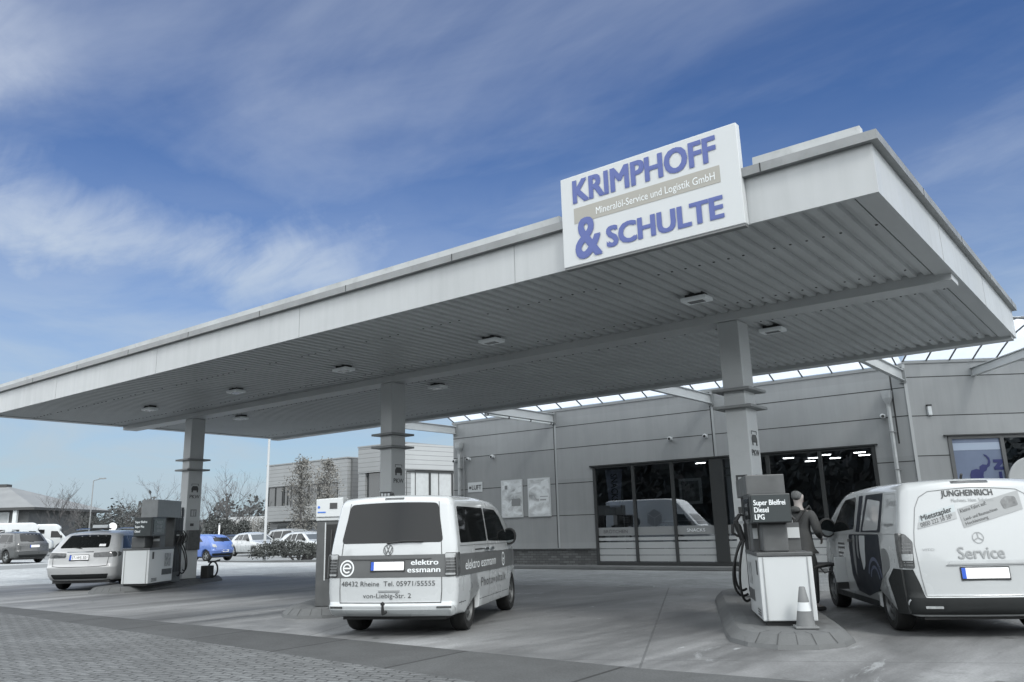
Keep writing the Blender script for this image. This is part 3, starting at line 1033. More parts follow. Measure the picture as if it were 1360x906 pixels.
# wall fittings
ZINC = mat('zinc_pipe', g(.42), .4, .4, .15, 4)
def downpipe(x, label, ztop, zbot=0.12):
    t = thing('downpipe', label, 'downpipe', (x, YW - .13, 0), 0, 'downpipes on the shop wall')
    hp = MB()
    hp.lathe([(.055, ztop - .44), (.065, ztop - .36), (.15, ztop - .20), (.17, ztop), (.15, ztop)], 4, Matrix.Rotation(R(45), 4, 'Z'))
    hp.build('hopper_head', ZINC, t)
    MB().tube([(0, 0, ztop - .42), (0, 0, zbot)], .052, 12).build('pipe', ZINC, t, smooth=True)
    for z in (1.2, 2.6, 3.6):
        MB().box(-.07, .07, -.06, .12, z, z + .03).build('bracket', TRIM, t)
    return t
downpipe(-21.15, 'zinc downpipe with hopper at the left end of the shop wall', 4.60)
MB().tube([(-20.98, YW - .06, 4.1), (-20.98, YW - .06, .12)], .025, 8).build('cable_conduit', TRIM, shop, smooth=True)
downpipe(-5.66, 'zinc downpipe with hopper beside the building corner', 4.72)
CAMW = mat('camera_white', g(.55), .4)
def wallcam(x, z, label, big=False):
    t = thing('security_camera', label, 'camera', (x, YW, z), 0, 'security cameras on the shop wall')
    MB().box(-.05, .05, -.03, -.0, -.05, .05).build('bracket', CAMW, t)
    a = Matrix.Translation((0, -.12, 0)) @ Matrix.Rotation(R(100), 4, 'X') @ Matrix.Rotation(R(20), 4, 'Y')
    MB().lathe([(.055, -.1), (.06, -.05), (.06, .09), (.05, .1)], 12, a).build('housing', CAMW, t, smooth=True)
    MB().lathe([(.042, .101), (.042, .106)], 12, a).build('lens', GAP, t)
wallcam(-19.55, 3.96, 'white wall camera left of the posters')
wallcam(-12.25, 4.0, 'dome camera above the middle of the left shop windows')
wallcam(-11.05, 3.98, 'white wall camera beside the panel joint over the shop windows')
wallcam(-5.85, 4.06, 'white wall camera beside the right downpipe')
wallcam(-21.40, 3.92, 'white wall camera left of the left downpipe')
wallcam(-20.72, 3.95, 'white wall camera right of the left downpipe')
t = tag(MB().box(.47, .57, -.09, -.0, 4.0, 4.25, MK).build('alarm_box', CAMW, None, bevel=.015), 'small pale alarm box on the wall right of the building corner', 'alarm box')
MB().box(.465, .575, -.10, -.0, 4.253, 4.29, MK).build('hood', GAP, t)
# signs and posters
t = thing('air_sign', 'small pale sign reading LUFT on the wall beside the left downpipe', 'sign', (-20.82, YW - .02, 2.71))
MB().box(0, .70, 0, .018, 0, .36).build('plate', mat('sign_plate', g(.52), .5), t)
lt = MB()
put_text(lt, 'LUFT', .24, lambda u, v: (u, -.004, v), .03, 1, width=.46, u0=.20, v0=.09)
lt.prism([(.05, .16), (.12, .09), (.12, .13), (.17, .13), (.17, .20), (.12, .20), (.12, .25)], lambda a, b, d: (a, -.004 - d, b), 0, .002)
lt.build('lettering', INK_D, t)
def m_poster(name, seed):
    m_ = bpy.data.materials.new(name)
    m_.use_nodes = True
    nt = m_.node_tree; N = NT(nt); b = nt.nodes['Principled BSDF']
    tc = N.n('ShaderNodeTexCoord').outputs['Object']
    mp = N.n('ShaderNodeMapping', {'Vector': tc, 'Location': (seed * 3.7, seed, seed * 1.3), 'Scale': (1.0, 1, 1.4)}).outputs[0]
    nz = N.noise(mp, 2.2, 7, .62, 1.0)
    c = N.ramp(nz, [(.28, g(.22)), (.42, g(.42)), (.56, g(.60)), (.72, g(.75))])
    nt.links.new(c, b.inputs['Base Color'])
    b.inputs['Roughness'].default_value = .35
    return m_
for k, (x0, x1, lb) in enumerate(((-19.21, -18.23, 'framed poster with a road scene, left of the pair on the wall'), (-18.0, -17.01, 'framed poster with a pale card at the lower right, right of the pair'))):
    t = thing('framed_poster', lb, 'poster', (x0, YW - .035, 1.73), 0, 'posters on the shop wall')
    w_ = x1 - x0
    MB().box(0, w_, 0, .03, 0, 1.33).build('frame', mat('poster_frame', g(.55), .35, .5), t, bevel=.006)
    MB().box(.05, w_ - .05, -.004, -.001, .05, 1.28).build('print', m_poster('poster_print_%d' % k, k + 1), t)
    pr = MB()
    if k == 0:
        pr.prism([(.12, .22), (.22, .22), (.52, .62), (.46, .62)], lambda a, b, d: (a, -.006 - d, b), 0, .001)
        pr.box(.58, .88, -.007, -.006, 1.08, 1.20)
    else:
        pr.box(.5, .92, -.007, -.006, .50, .78).box(.62, .92, -.007, -.006, 1.04, 1.22)
    pr.build('pale_picture_area', mat('poster_pale', g(.6), .4), t)
    if k == 1:
        q = MB().box(.54, .80, -.009, -.008, .55, .60).box(.54, .88, -.009, -.008, .67, .70)
        q.build('picture_detail', INK_G, t)
    else:
        q = MB().box(.48, .88, -.008, -.006, .40, .66).box(.18, .3, -.008, -.006, 1.0, 1.14)
        q.build('picture_detail', mat('poster_dark', g(.2), .4), t)
# round sign with the courier lettering
t = thing('round_sign', 'round grey sign with dark slanted letters standing before the corner window', 'sign', (-2.72, 25.05, 0), KA)
MB().lathe([(.63, -.03), (.65, -.02), (.65, .02), (.63, .03)], 40, Matrix.Translation((0, 0, 2.15)) @ Matrix.Rotation(R(90), 4, 'X')).build('disc', mat('sign_disc_grey', g(.30), .5, 0, .05, 2), t)
MB().tube([(0, .06, 0), (0, .06, 2.1)], .03).build('post', TRIM, t)
lt = MB()
put_text(lt, 'DHL', .30, lambda u, v: (u, -.036, 2.02 + v), .05, 1.5, 'CENTER', shear=.35)
for z in (2.07, 2.13, 2.19):
    lt.box(-.60, -.44, -.036, -.034, z - .012, z + .012).box(.42, .60, -.036, -.034, z - .012, z + .012)
lt.build('lettering', INK_D, t)

# ------------------------------------------------------------------ pump islands
ISL = mat('island_concrete', g(.115), .85, 0, .16, 1.6, bump=.2, bscale=50, dirt=.35)
ISL2 = mat('island_paving', g(.10), .85, 0, .16, 2.2, bump=.2, bscale=50, dirt=.4)


def lane(o_, ang):
    a = R(ang)
    h = Vector((-math.sin(a), math.cos(a), 0)); r = Vector((h.y, -h.x, 0))
    return lambda s, t, z=0.0: Vector(o_) + h * s + r * t + Vector((0, 0, z))


def island(label, front, ang, length, hw):
    """front: tip centre on the ground; local y forward along the lane, x to the right"""
    t = thing('pump_island', label, 'kerb island', (*front, -.004), R(ang), 'kerbed pump islands')
    def ring(ins, z):
        w = hw - ins
        e = ins
        P = [(-w * .30, e), (w * .30, e), (w * .72, .22 + e * .7), (w * .96, .62 + e * .3), (w, 1.1), (w, length - 1.1), (w * .96, length - .62 - e * .3), (w * .72, length - .22 - e * .7), (w * .3, length - e),
             (-w * .30, length - e), (-w * .72, length - .22 - e * .7), (-w * .96, length - .62 - e * .3), (-w, length - 1.1), (-w, 1.1), (-w * .96, .62 + e * .3), (-w * .72, .22 + e * .7)]
        return [(x, y, z) for x, y in P]
    rings = [ring(0, 0), ring(0.02, .05), ring(.13, .145), ring(.16, .15), ring(.30, .15)]
    n = len(rings[0])
    k = MB(); vs = [v for r_ in rings for v in r_]
    fs = []
    for i in range(len(rings) - 1):
        for j in range(n):
            fs.append((i * n + j, i * n + (j + 1) % n, (i + 1) * n + (j + 1) % n, (i + 1) * n + j))
    k.add(vs, fs)
    k.build('kerb', ISL, t, smooth=True, angle=25)
    MB().add(rings[-1], [tuple(range(n))]).build('paving', ISL2, t)
    jm = MB()
    ys_ = [1.1 + .55 * i for i in range(int((length - 2.2) / .55) + 1)]
    pts = [(-hw, y, -hw + .3, y) for y in ys_] + [(hw, y, hw - .3, y) for y in ys_] + [(x, 0, x * .6, .3) for x in (-.22, .0, .2)] + [(.62 * hw, .16, .35 * hw, .42), (-.62 * hw, .16, -.35 * hw, .42)]
    for x0, y0, x1, y1 in pts:
        a = Vector((x0, y0, .0)); b = Vector((x1, y1, 0)); d = (b - a).normalized(); s_ = Vector((-d.y, d.x, 0)) * .006
        c1 = a + d * .02 + Vector((0, 0, .053)); c2 = a + d * .135 + Vector((0, 0, .149)); c3 = b + Vector((0, 0, .153))
        jm.add([c1 - s_, c1 + s_, c2 + s_, c2 - s_], [(0, 1, 2, 3)]).add([c2 - s_, c2 + s_, c3 + s_, c3 - s_], [(0, 1, 2, 3)])
    jm.build('kerb_joint', mat('kerb_joint_grey', g(.055), .9), t)
    return t


island('grey kerbed island in the foreground carrying the pump with the cone', (-3.46, 9.42), 26, 7.2, .72)
island('grey kerbed island behind the passenger van carrying the payment pillar', (-11.35, 9.15), 35, 7.6, .70)
island('grey kerbed island carrying the far pump with hanging hoses', (-21.55, 10.75), 31, 5.9, .70)

# ------------------------------------------------------------------ fuel pumps
PUMPW = mat('pump_white_panel', g(.55), .35, 0, .03, 1.5, coat=.3)
STEEL = mat('brushed_steel', g(.11), .45, .3, .12, 5)
STEEL_D = mat('steel_dark', g(.10), .45, .3, .12, 5)
DISP = mat('price_panel_dark', g(.045, 2.5), .35)
STEEL_L = mat('steel_light', g(.26), .45, .2, .12, 5)
HOSE = mat('rubber_hose', g(.018), .55)
PSTICK = mat('pump_sticker', g(.30), .5, 0, .5, 14)
PSTICK_B = mat('pump_sticker_dark', g(.07), .5, 0, .5, 20)


def pump(label, loc, ang, W, hb, d0, d1, b1, lines, scale=1.0, far=False, hx=(-.03, -.17)):
    """local: x right, y along the lane (front face at y=0), z up from the island top"""
    t = thing('fuel_pump', label, 'fuel pump', loc, R(ang), 'fuel pumps under the canopy', scale)
    w = W / 2
    MB().box(-w + .04, w - .04, .05, 1.35, 0, .05).build('base_frame', BLACKP, t)
    h_ = MB()
    h_.prism([(0.0, .05), (1.35, .05), (1.38, hb), (-.015, hb)], lambda a, b, d: (d, a, b), -w, w)
    h_.build('housing', PUMPW, t, bevel=.012)
    sm = MB()
    for x in (-w + .055, w - .055):
        sm.box(x - .005, x + .005, -.022, .02, .06, hb - .01)
    sm.build('panel_seam', INK_G, t)
    MB().box(-w - .012, w + .012, -.03, 1.40, hb + .002, hb + .045).build('cover_plate', STEEL_D, t, bevel=.006)
    # pedestal and side posts under the head
    MB().box(-w + .10, w - .22, .16, .62, hb + .045, d0).build('pedestal', STEEL, t, bevel=.02)
    for xa, xb in ((-w + .02, -w + .09), (w - .19, w - .02)):
        po = box('side_post', STEEL, t, xa, xb, .55, .85, hb + .045, d0)
        box('notice', PUMPW, po, xa + .006, xb - .006, .53, .549, hb + .20, d0 - .06)
    # head with price panel
    hl, hr = -w + hx[0], w + hx[1]
    MB().box(hl, hr, .02, .80, d0, d1).build('head', DISP, t, bevel=.012)
    fp = MB()
    fp.box(hl + .02, hr - .02, .004, .018, d0 + .015, d1 - .015)
    fp.build('front_panel', mat('price_panel_face', g(.055, 3), .3), t)
    for s in (-1, 1):
        X = hr + .002 if s > 0 else hl - .002
        sp = MB().box(min(X, X + s * .006), max(X, X + s * .006), .10, .70, d0 + .05, d1 - .05)
        q = sp.build('display_panel', mat('display_glass', g(.02), .1), t)
        ds = MB()
        for k in range(3):
            z = d1 - .10 - k * .10
            ds.box(min(X + s * .007, X + s * .009), max(X + s * .007, X + s * .009), .25, .55, z - .05, z)
        ds.build('display_window', mat('display_window', g(.14), .2), q)
    lt = MB()
    n = len(lines)
    for k, ln in enumerate(lines):
        put_text(lt, ln, (.078 if far else .092 * (d1 - d0) / .36), lambda u, v: (u, .0, v), .03, .78 if not far else .70, u0=hl + .04, v0=d1 - .135 - k * .088 * (d1 - d0) / .36)
    lt.build('lettering', INK_W, t)
    # upper box and hose tower
    MB().box(-w - .02 if not far else -w + .20, w - .17 if not far else w - .04, .35, 1.75, d1 + .003, b1).build('top_box', STEEL_L if far else STEEL, t, bevel=.01)
    MB().box(-w + .05, w - .05, 1.42, 1.98, 0, d1 - .003).build('hose_tower', STEEL_D, t, bevel=.01)
    for s in (-1, 1):
        X = s * (w - .05)
        rc = MB()
        for k in range(3):
            yy = 1.48 + k * .165
            rc.box(min(X, X + s * .006), max(X, X + s * .006), yy, yy + .13, .25, b1 - .16 if b1 < 2.1 else d1 - .02)
        rc.build('nozzle_slot', BLACKP, t)
        for k in range(3):
            yy = 1.545 + k * .165
            hz_ = d0 - .02
            nz = MB()
            nz.tube([(X + s * .05, yy, hz_ - .20), (X + s * .10, yy, hz_ - .02), (X + s * .13, yy, hz_ + .06)], [.028, .034, .024], 8)
            nz.tube([(X + s * .13, yy, hz_ + .06), (X + s * .06, yy, hz_ + .15), (X + s * .02, yy, hz_ + .13)], [.02, .014, .012], 8)
            nz.tube([(X + s * .10, yy, hz_ - .16), (X + s * .18, yy, hz_ - .10), (X + s * .17, yy, hz_ + .02)], .010, 6)
            nb_ = nz.build('nozzle', BLACKP, t, smooth=True)
            ch = MB().box(min(X + s * .03, X + s * .10), max(X + s * .03, X + s * .10), yy - .03, yy + .03, hz_ + .02, hz_ + .055)
            ch.build('nozzle_cover', mat('nozzle_cover_pale', g(.45), .5), nb_)
            hs = MB()
            P = []
            lowz = .10 + .06 * k
            out = .20 + .05 * ((k * 2) % 3)
            ctrl = [(X + s * .05, yy, hz_ - .20), (X + s * (out * .75), yy + .01, (hz_ + lowz) * .55), (X + s * out, yy + .03, lowz + .14), (X + s * (out * .6), yy + .10, lowz - .03), (X + s * .03, yy + .16, lowz + .06)]
            P = bez(ctrl, 18)
            hs.tube(P, .017, 8)
            hs.build('hose', HOSE, t, smooth=True)
    ts = MB()
    for k in range(3):
        ts.box(-w + .05 + 0, w - .08, 1.50 + k * .0, 1.501, b1 + .0, b1 + .001)
    # stickers on both long sides
    for s in (-1, 1):
        X = s * w
        q = MB().box(min(X + s * .004, X + s * .006), max(X + s * .004, X + s * .006), .85, 1.20, .42, hb - .10)
        q.build('sticker', PSTICK, t)
        q = MB().box(min(X + s * .004, X + s * .006), max(X + s * .004, X + s * .006), .72, 1.30, .22, .36)
        q.build('sticker', PSTICK_B, t)
        q = MB()
        for k in range(3):
            q.box(min(X + s * .004, X + s * .006), max(X + s * .004, X + s * .006), .16, .46, .09 + k * .03, .105 + k * .03)
        q.build('vent_slot', INK_D, t)
        q = MB().box(min(X + s * .004, X + s * .006), max(X + s * .004, X + s * .006), .14, .24, hb - .22, hb - .05)
        q.build('lock_plate', INK_D, t)
    return t


def bez(ctrl, n):
    out = []
    m_ = len(ctrl) - 1
    from math import comb
    for i in range(n + 1):
        u = i / n
        p = Vector((0, 0, 0))
        for k, c in enumerate(ctrl):
            p += Vector(c) * (comb(m_, k) * (1 - u) ** (m_ - k) * u ** k)
        out.append(p)
    return out


pump('white fuel pump with dark sign for Super Bleifrei, Diesel and LPG behind a traffic cone', (-3.80, 10.20, .15), 28, .62, .79, 1.18, 1.53, 1.78, ('Super Bleifrei', 'Diesel', 'LPG'))
pump('far white fuel pump with tall hose tower beside the taxi', (-21.25, 11.45, .15), 36, .66, .84, 1.16, 1.62, 2.06, ('Super Bleifrei', 'Super Plus', 'Diesel'), 1.06, True, (.20, .0))
pm3 = pump('fuel pump mostly hidden behind the passenger van, only its top showing', (-13.25, 12.16, .15), 34, .62, .79, 1.18, 1.53, 1.76, ('Super Bleifrei', 'Diesel'))
MB().box(-.12, .12, 1.60, 1.78, 1.765, 2.08).build('nozzle_rack', STEEL_D, pm3)
MB().box(-.14, .14, 1.58, 1.80, 2.083, 2.12).build('rack_lid', PUMPW, pm3)
rs_ = MB()
for k in range(3):
    rs_.box(-.10 + k * .075, -.05 + k * .075, 1.592, 1.598, 1.80, 2.05)
rs_.build('rack_slot', INK_W, pm3)

# payment pillar on the middle island
t = thing('service_pillar', 'slim steel pillar with pale head and small screen left of the passenger van', 'pillar', (-11.53, 9.71, .15), R(35))
MB().box(-.21, .21, -.15, .15, 0, 1.40).build('column', STEEL, t, bevel=.012)
MB().box(-.22, .24, -.17, .17, 1.402, 1.46).build('collar', PUMPW, t, bevel=.01)
hd_ = MB().prism([(-.22, 1.463), (.25, 1.463), (.25, 1.79), (-.22, 1.765)], lambda a, b, d: (a, d, b), -.19, .19)
hd_.build('head', mat('pillar_head_white', g(.62), .4), t, bevel=.012)
MB().box(.02, .15, -.197, -.191, 1.60, 1.70).build('screen', INK_D, t)
MB().box(-.04, .17, -.158, -.151, .45, 1.34).build('hose_recess', BLACKP, t)
MB().box(-.065, -.045, -.165, -.151, .42, 1.37).build('recess_edge', PUMPW, t)
bl_ = MB().box(-.19, -.05, -.196, -.191, 1.535, 1.555).prism(arc(-.17, 1.63, .022, 0, 330, 8), lambda a, b, d: (a, d, b), -.196, -.191)
bl_.build('blue_mark', mat('mark_blue', (.04, .16, .6), .4), t)
bl_ = MB()
bl_.tube(bez([(.06, -.17, 1.25), (.06, -.30, .9), (.1, -.3, .3), (.12, -.17, .5)], 14), .014, 8)
bl_.build('hose', HOSE, t, smooth=True)

# traffic cone before the near pump
t = thing('traffic_cone', 'grey traffic cone with a white band standing before the near pump', 'cone', (-3.58, 10.06, .15), R(28), scale=.86)
MB().box(-.15, .15, -.15, .15, 0, .03).build('base', mat('cone_grey', g(.15), .6, 0, .12, 6), t, bevel=.01)
MB().lathe([(.125, .03), (.095, .22), (.092, .22)], 24).build('lower_cone', MATS['cone_grey'], t, smooth=True)
MB().lathe([(.095, .22), (.075, .33)], 24, cap=False).build('white_band', PUMPW, t, smooth=True)
MB().lathe([(.075, .33), (.040, .52), (.030, .53), (.028, .53)], 24).build('upper_cone', MATS['cone_grey'], t, smooth=True)

# hose reel behind the far column
t = thing('hose_reel', 'small black hose reel at the foot of the far column', 'hose reel', (-22.93, 14.62, .14), R(20))
MB().box(-.15, .12, -.14, .14, 0, .36).build('box', BLACKP, t, bevel=.02)
rg = MB()
rg.tube([(.18 + .17 * math.cos(2 * PI * k / 20), 0, .25 + .22 * math.sin(2 * PI * k / 20)) for k in range(21)], .025, 8)
rg.tube([(.0, 0, .46), (.25, 0, .48), (.42, 0, .52)], .022, 8)
rg.build('hose', HOSE, t, smooth=True)

# ------------------------------------------------------------------ vehicles


class Vehicle:
    """local axes: x forward from the tail, y to the left, z up"""
    def __init__(s, name, label, cat, loc, ang, sil, W, Rb, tum, plan, bow_r=.10, bow_f=.16, crown=.04, group=None, scale=1.0, paint=None, wheels=None, wr=.33, ztop=1.9):
        s.W, s.Rb, s.tum, s.plan, s.br, s.bf, s.crown = W, Rb, tum, plan, bow_r, bow_f, crown
        s.pts = round_poly(sil, 0)
        s.L = max(p[0] for p in s.pts)
        s.ztop = ztop
        s.root = thing(name, label, cat, loc, R(ang) + PI / 2, group, scale)
        s.paint = paint
        s.body()
        s.wr = wr
        s.wheels = wheels

    def D(s, x, y, z):
        a = y / s.W
        y2 = y * interp(z, s.tum) * interp(x, s.plan)
        x2 = x + s.br * a * a * max(0, 1 - x / .9) - s.bf * a * a * max(0, 1 - (s.L - x) / 1.2)
        z2 = z - s.crown * a * a * sstep(s.ztop * .6, s.ztop, z)
        return Vector((x2, y2, z2))

    def inset(s, y):
        ay = abs(y)
        if ay <= s.W - s.Rb: return 0.0
        t_ = min(1.0, (ay - (s.W - s.Rb)) / s.Rb)
        return s.Rb * (1 - math.sqrt(max(0.0, 1 - t_ * t_)))

    def xr(s, z):
        """rear face x at height z"""
        return s._edge(z, min)

    def xf(s, z):
        return s._edge(z, max)

    def _edge(s, z, pick):
        xs_ = []
        P = s.pts
        for i in range(len(P)):
            (x0, z0), (x1, z1) = P[i], P[(i + 1) % len(P)]
            if (z0 - z) * (z1 - z) <= 0 and abs(z1 - z0) > 1e-9:
                xs_.append(x0 + (x1 - x0) * (z - z0) / (z1 - z0))
        return pick(xs_) if xs_ else 0.0

    def P(s, kind, a, b, off):
        """side_l/side_r: a=x b=z ; rear/front: a=y b=z ; positive off is outward"""
        if kind == 'side_l': return s.D(a, s.W, b) + Vector((0, off, 0))
        if kind == 'side_r': return s.D(a, -s.W, b) + Vector((0, -off, 0))
        if kind == 'rear': return s.D(s.xr(b) + s.inset(a), a, b) + Vector((-off, 0, 0))
        if kind == 'front': return s.D(s.xf(b) - s.inset(a), a, b) + Vector((off, 0, .0))

    def body(s):
        P = s.pts
        n = len(P)
        # inward normals
        area = sum(P[i][0] * P[(i + 1) % n][1] - P[(i + 1) % n][0] * P[i][1] for i in range(n))
        if area < 0:
            P = P[::-1]; s.pts = P
        ins = []
        for i in range(n):
            p, a, b = Vector(P[i]), Vector(P[i - 1]), Vector(P[(i + 1) % n])
            e0 = (p - a); e1 = (b - p)
            e0 = e0.normalized() if e0.length > 1e-9 else Vector((1, 0)); e1 = e1.normalized() if e1.length > 1e-9 else e0
            n0, n1 = Vector((-e0.y, e0.x)), Vector((-e1.y, e1.x))
            nn = (n0 + n1)
            nn = nn.normalized() if nn.length > 1e-6 else n0
            k = 1 / max(.6, nn.dot(n0))
            low = P[i][1] < .72 and .3 < P[i][0] < s.L - .3
            rr = .25 if low else 1.0
            ins.append((nn * k, rr))
        K = 5
        rings = []
        for k in range(K + 1):
            a = (1 - k / K) * PI / 2
            rings.append((-(s.W - s.Rb * (1 - math.sin(a))), s.Rb * (1 - math.cos(a))))
        inner = [(y, 0.0) for y in (-(s.W - s.Rb) * .66, -(s.W - s.Rb) * .33, 0.0, (s.W - s.Rb) * .33, (s.W - s.Rb) * .66)]
        rings = rings + inner + [(-y, i_) for y, i_ in rings[::-1]]
        bm = bmesh.new()
        vr = []
        for y, d in rings:
            vr.append([bm.verts.new((P[i][0] + ins[i][0].x * d * ins[i][1], y, P[i][1] + ins[i][0].y * d * ins[i][1])) for i in range(n)])
        for a, b in zip(vr, vr[1:]):
            for i in range(n):
                bm.faces.new((a[i], a[(i + 1) % n], b[(i + 1) % n], b[i]))
        c0 = bm.faces.new(vr[0][::-1]); c1 = bm.faces.new(vr[-1])
        bmesh.ops.triangulate(bm, faces=[c0, c1])
        zz = [.45, .6, .75, .9, 1.0, 1.1, 1.25, 1.4, 1.55, 1.7, 1.82]
        for z in zz:
            bmesh.ops.bisect_plane(bm, geom=bm.verts[:] + bm.edges[:] + bm.faces[:], plane_co=(0, 0, z), plane_no=(0, 0, 1))
        for i in range(1, 12):
            bmesh.ops.bisect_plane(bm, geom=bm.verts[:] + bm.edges[:] + bm.faces[:], plane_co=(s.L * i / 12, 0, 0), plane_no=(1, 0, 0))
        for v in bm.verts:
            v.co = s.D(*v.co)
        bmesh.ops.recalc_face_normals(bm, faces=bm.faces)
        me = bpy.data.meshes.new('body')
        bm.to_mesh(me); bm.free()
        me.materials.append(s.paint)
        o_ = bpy.data.objects.new('body', me)
        link(o_, s.root)
        shade(me, 38)
        s.bodyo = o_

    def patch(s, name, m_, kind, poly, off=.004, r=.03, parent=None, depth=.03, smooth=True, step=.12, mb=None):
        """a thin panel that follows the body; poly in (a,b)"""
        pl = round_poly(poly, r) if r else [tuple(p[:2]) for p in poly]
        bm = bmesh.new()
        f = bm.faces.new([bm.verts.new((a, b, 0)) for a, b in pl])
        bmesh.ops.triangulate(bm, faces=[f])
        for ax in (0, 1):
            lo = min(p[ax] for p in pl); hi = max(p[ax] for p in pl)
            k = max(1, int((hi - lo) / step))
            for i in range(1, k):
                c = lo + (hi - lo) * i / k
                bmesh.ops.bisect_plane(bm, geom=bm.verts[:] + bm.edges[:] + bm.faces[:], plane_co=(c, 0, 0) if ax == 0 else (0, c, 0), plane_no=(1, 0, 0) if ax == 0 else (0, 1, 0))
        ab = [(v.co.x, v.co.y) for v in bm.verts]
        bm.verts.index_update()
        fs = [tuple(v.index for v in f_.verts) for f_ in bm.faces]
        be = [tuple(v.index for v in e.verts) for e in bm.edges if len(e.link_faces) == 1]
        bm.free()
        nv = len(ab)
        vs = [s.P(kind, a, b, off) for a, b in ab] + [s.P(kind, a, b, off - depth) for a, b in ab]
        fs2 = fs + [(i, j, nv + j, nv + i) for i, j in be]
        if mb is not None:
            mb.add(vs, fs2); return None
        mm = MB().add(vs, fs2)
        return mm.build(name, m_, parent or s.root, smooth=smooth, angle=50)

    def strip(s, mb, kind, line, w=.008, off=.003):
        """thin dark line along a polyline of the body surface"""
        for (a0, b0), (a1, b1) in zip(line, line[1:]):
            L_ = math.hypot(a1 - a0, b1 - b0)
            k = max(1, int(L_ / .15))
            nx_, nz_ = -(b1 - b0) / L_ * w / 2, (a1 - a0) / L_ * w / 2
            for i in range(k):
                t0, t1 = i / k, (i + 1) / k
                pa = (a0 + (a1 - a0) * t0, b0 + (b1 - b0) * t0); pb = (a0 + (a1 - a0) * t1, b0 + (b1 - b0) * t1)
                mb.add([s.P(kind, pa[0] - nx_, pa[1] - nz_, off), s.P(kind, pb[0] - nx_, pb[1] - nz_, off), s.P(kind, pb[0] + nx_, pb[1] + nz_, off), s.P(kind, pa[0] + nx_, pa[1] + nz_, off)], [(0, 1, 2, 3)])

    def text(s, mb, txt, size, kind, a0, b0, width=None, bold=.01, off=.006, rot=0.0, sx=1.0, space=1.0, shear=0.0):
        sg_ = {'rear': -1, 'side_l': -1, 'side_r': 1, 'front': 1}[kind]
        put_text(mb, txt, size, lambda u, v: s.P(kind, a0 + sg_ * u, b0 + v, off), bold, sx, width=width, rot=rot, space=space, shear=shear)

    def add_wheels(s, rim='steel', xs=(1.0, 4.0), track=.80, wt=.20):
        r = s.wr
        for x in xs:
            for sg_ in (-1, 1):
                Mx = Matrix.Translation((x, sg_ * track, r)) @ Matrix.Rotation(R(-90 * sg_), 4, 'X')
                h = wt / 2
                ty = MB().lathe([(r * .64, -h), (r * .93, -h), (r * .985, -h * .75), (r, -h * .3), (r, h * .3), (r * .985, h * .75), (r * .93, h), (r * .70, h), (r * .66, h * .9), (r * .64, h * .6)], 40, Mx, cap=False)
                wo = ty.build('wheel', RUBBER, s.root, smooth=True, angle=30)
                rm = MB()
                if rim == 'steel':
                    rm.lathe([(r * .66, h * .85), (r * .63, h * .95), (r * .60, h * .5), (r * .5, h * .45), (r * .34, h * .75), (r * .2, h * .8), (r * .19, h * .55), (.0001, h * .55)], 32, Mx, cap=False)
                    ro = rm.build('rim', STEELRIM, wo, smooth=True, angle=30)
                    ho = MB()
                    for k in range(8):
                        a = 2 * PI * k / 8
                        ho.lathe([(.0001, h * .70), (r * .085, h * .66)], 10, Mx @ Matrix.Rotation(a, 4, 'Z') @ Matrix.Translation((r * .45, 0, .008)), cap=False)
                    ho.build('rim_hole', GAP, ro)
                else:
                    rm.lathe([(r * .67, h * .9), (r * .64, h * .97), (r * .60, h * .5), (r * .6, h * .1), (.0001, h * .1)], 32, Mx, cap=False)
                    ro = rm.build('rim', STEELRIM if rim == 'alloy' else rim, wo, smooth=True, angle=30)
                    sp = MB()
                    for k in range(5):
                        for dd in (-.14, .14):
                            a = 2 * PI * k / 5 + dd
                            sp.box(r * .1, r * .64, -r * .035, r * .035, h * .35, h * .72, Mx @ Matrix.Rotation(a, 4, 'Z'))
                    sp.lathe([(r * .17, h * .3), (r * .16, h * .78), (.0001, h * .8)], 16, Mx, cap=False)
                    sp.build('spokes', ALLOY, ro)

    def underbody(s, z0=.2, z1=.8, w=None, x0=.25, x1=None):
        w = w or s.W - .22
        MB().box(x0, x1 or s.L - .25, -w, w, z0, z1).build('underbody', BLACKP, s.root)

    def mirrors(s, x, z, y, size=.12, m_=None):
        for sg_ in (-1, 1):
            hb = MB().lathe([(size * .5, -.05), (size * .95, -.045), (size, .0), (size * .8, .06), (size * .3, .085)], 16,
                            Matrix.Translation((x, sg_ * (y + size * 1.0), z)) @ Matrix.Rotation(R(90), 4, 'Y') @ Matrix.Scale(1.15, 4, (1, 0, 0)))
            hb.box(x - .02, x + .05, sg_ * (y + size * .3) - .09, sg_ * (y + size * .3) + .09, z - .10, z - .05)
            mo = hb.build('mirror', m_ or BLACKP, s.root, smooth=True)
            MB().lathe([(.0001, 0), (size * .80, .0)], 16, Matrix.Translation((x - .054, sg_ * (y + size), z)) @ Matrix.Rotation(R(90), 4, 'Y') @ Matrix.Scale(1.15, 4, (1, 0, 0)), cap=False).build('mirror_glass', MIRROR, mo)

    def plate(s, kind, a, b, w=.52, h=.115, off=.012, blank=True, txt=None):
        fr_ = s.patch('plate_frame', BLACKP, kind, [(a - w / 2 - .012, b - h / 2 - .022), (a + w / 2 + .012, b - h / 2 - .022), (a + w / 2 + .012, b + h / 2 + .012), (a - w / 2 - .012, b + h / 2 + .012)], off, .01, step=.3)
        pl_ = s.patch('license_plate', PLATE_W, kind, [(a - w / 2, b - h / 2), (a + w / 2, b - h / 2), (a + w / 2, b + h / 2), (a - w / 2, b + h / 2)], off + .004, .01, step=.3)
        sg_ = 1 if kind == 'rear' else -1
        x0, x1 = a + sg_ * w / 2, a + sg_ * (w / 2 - .045)
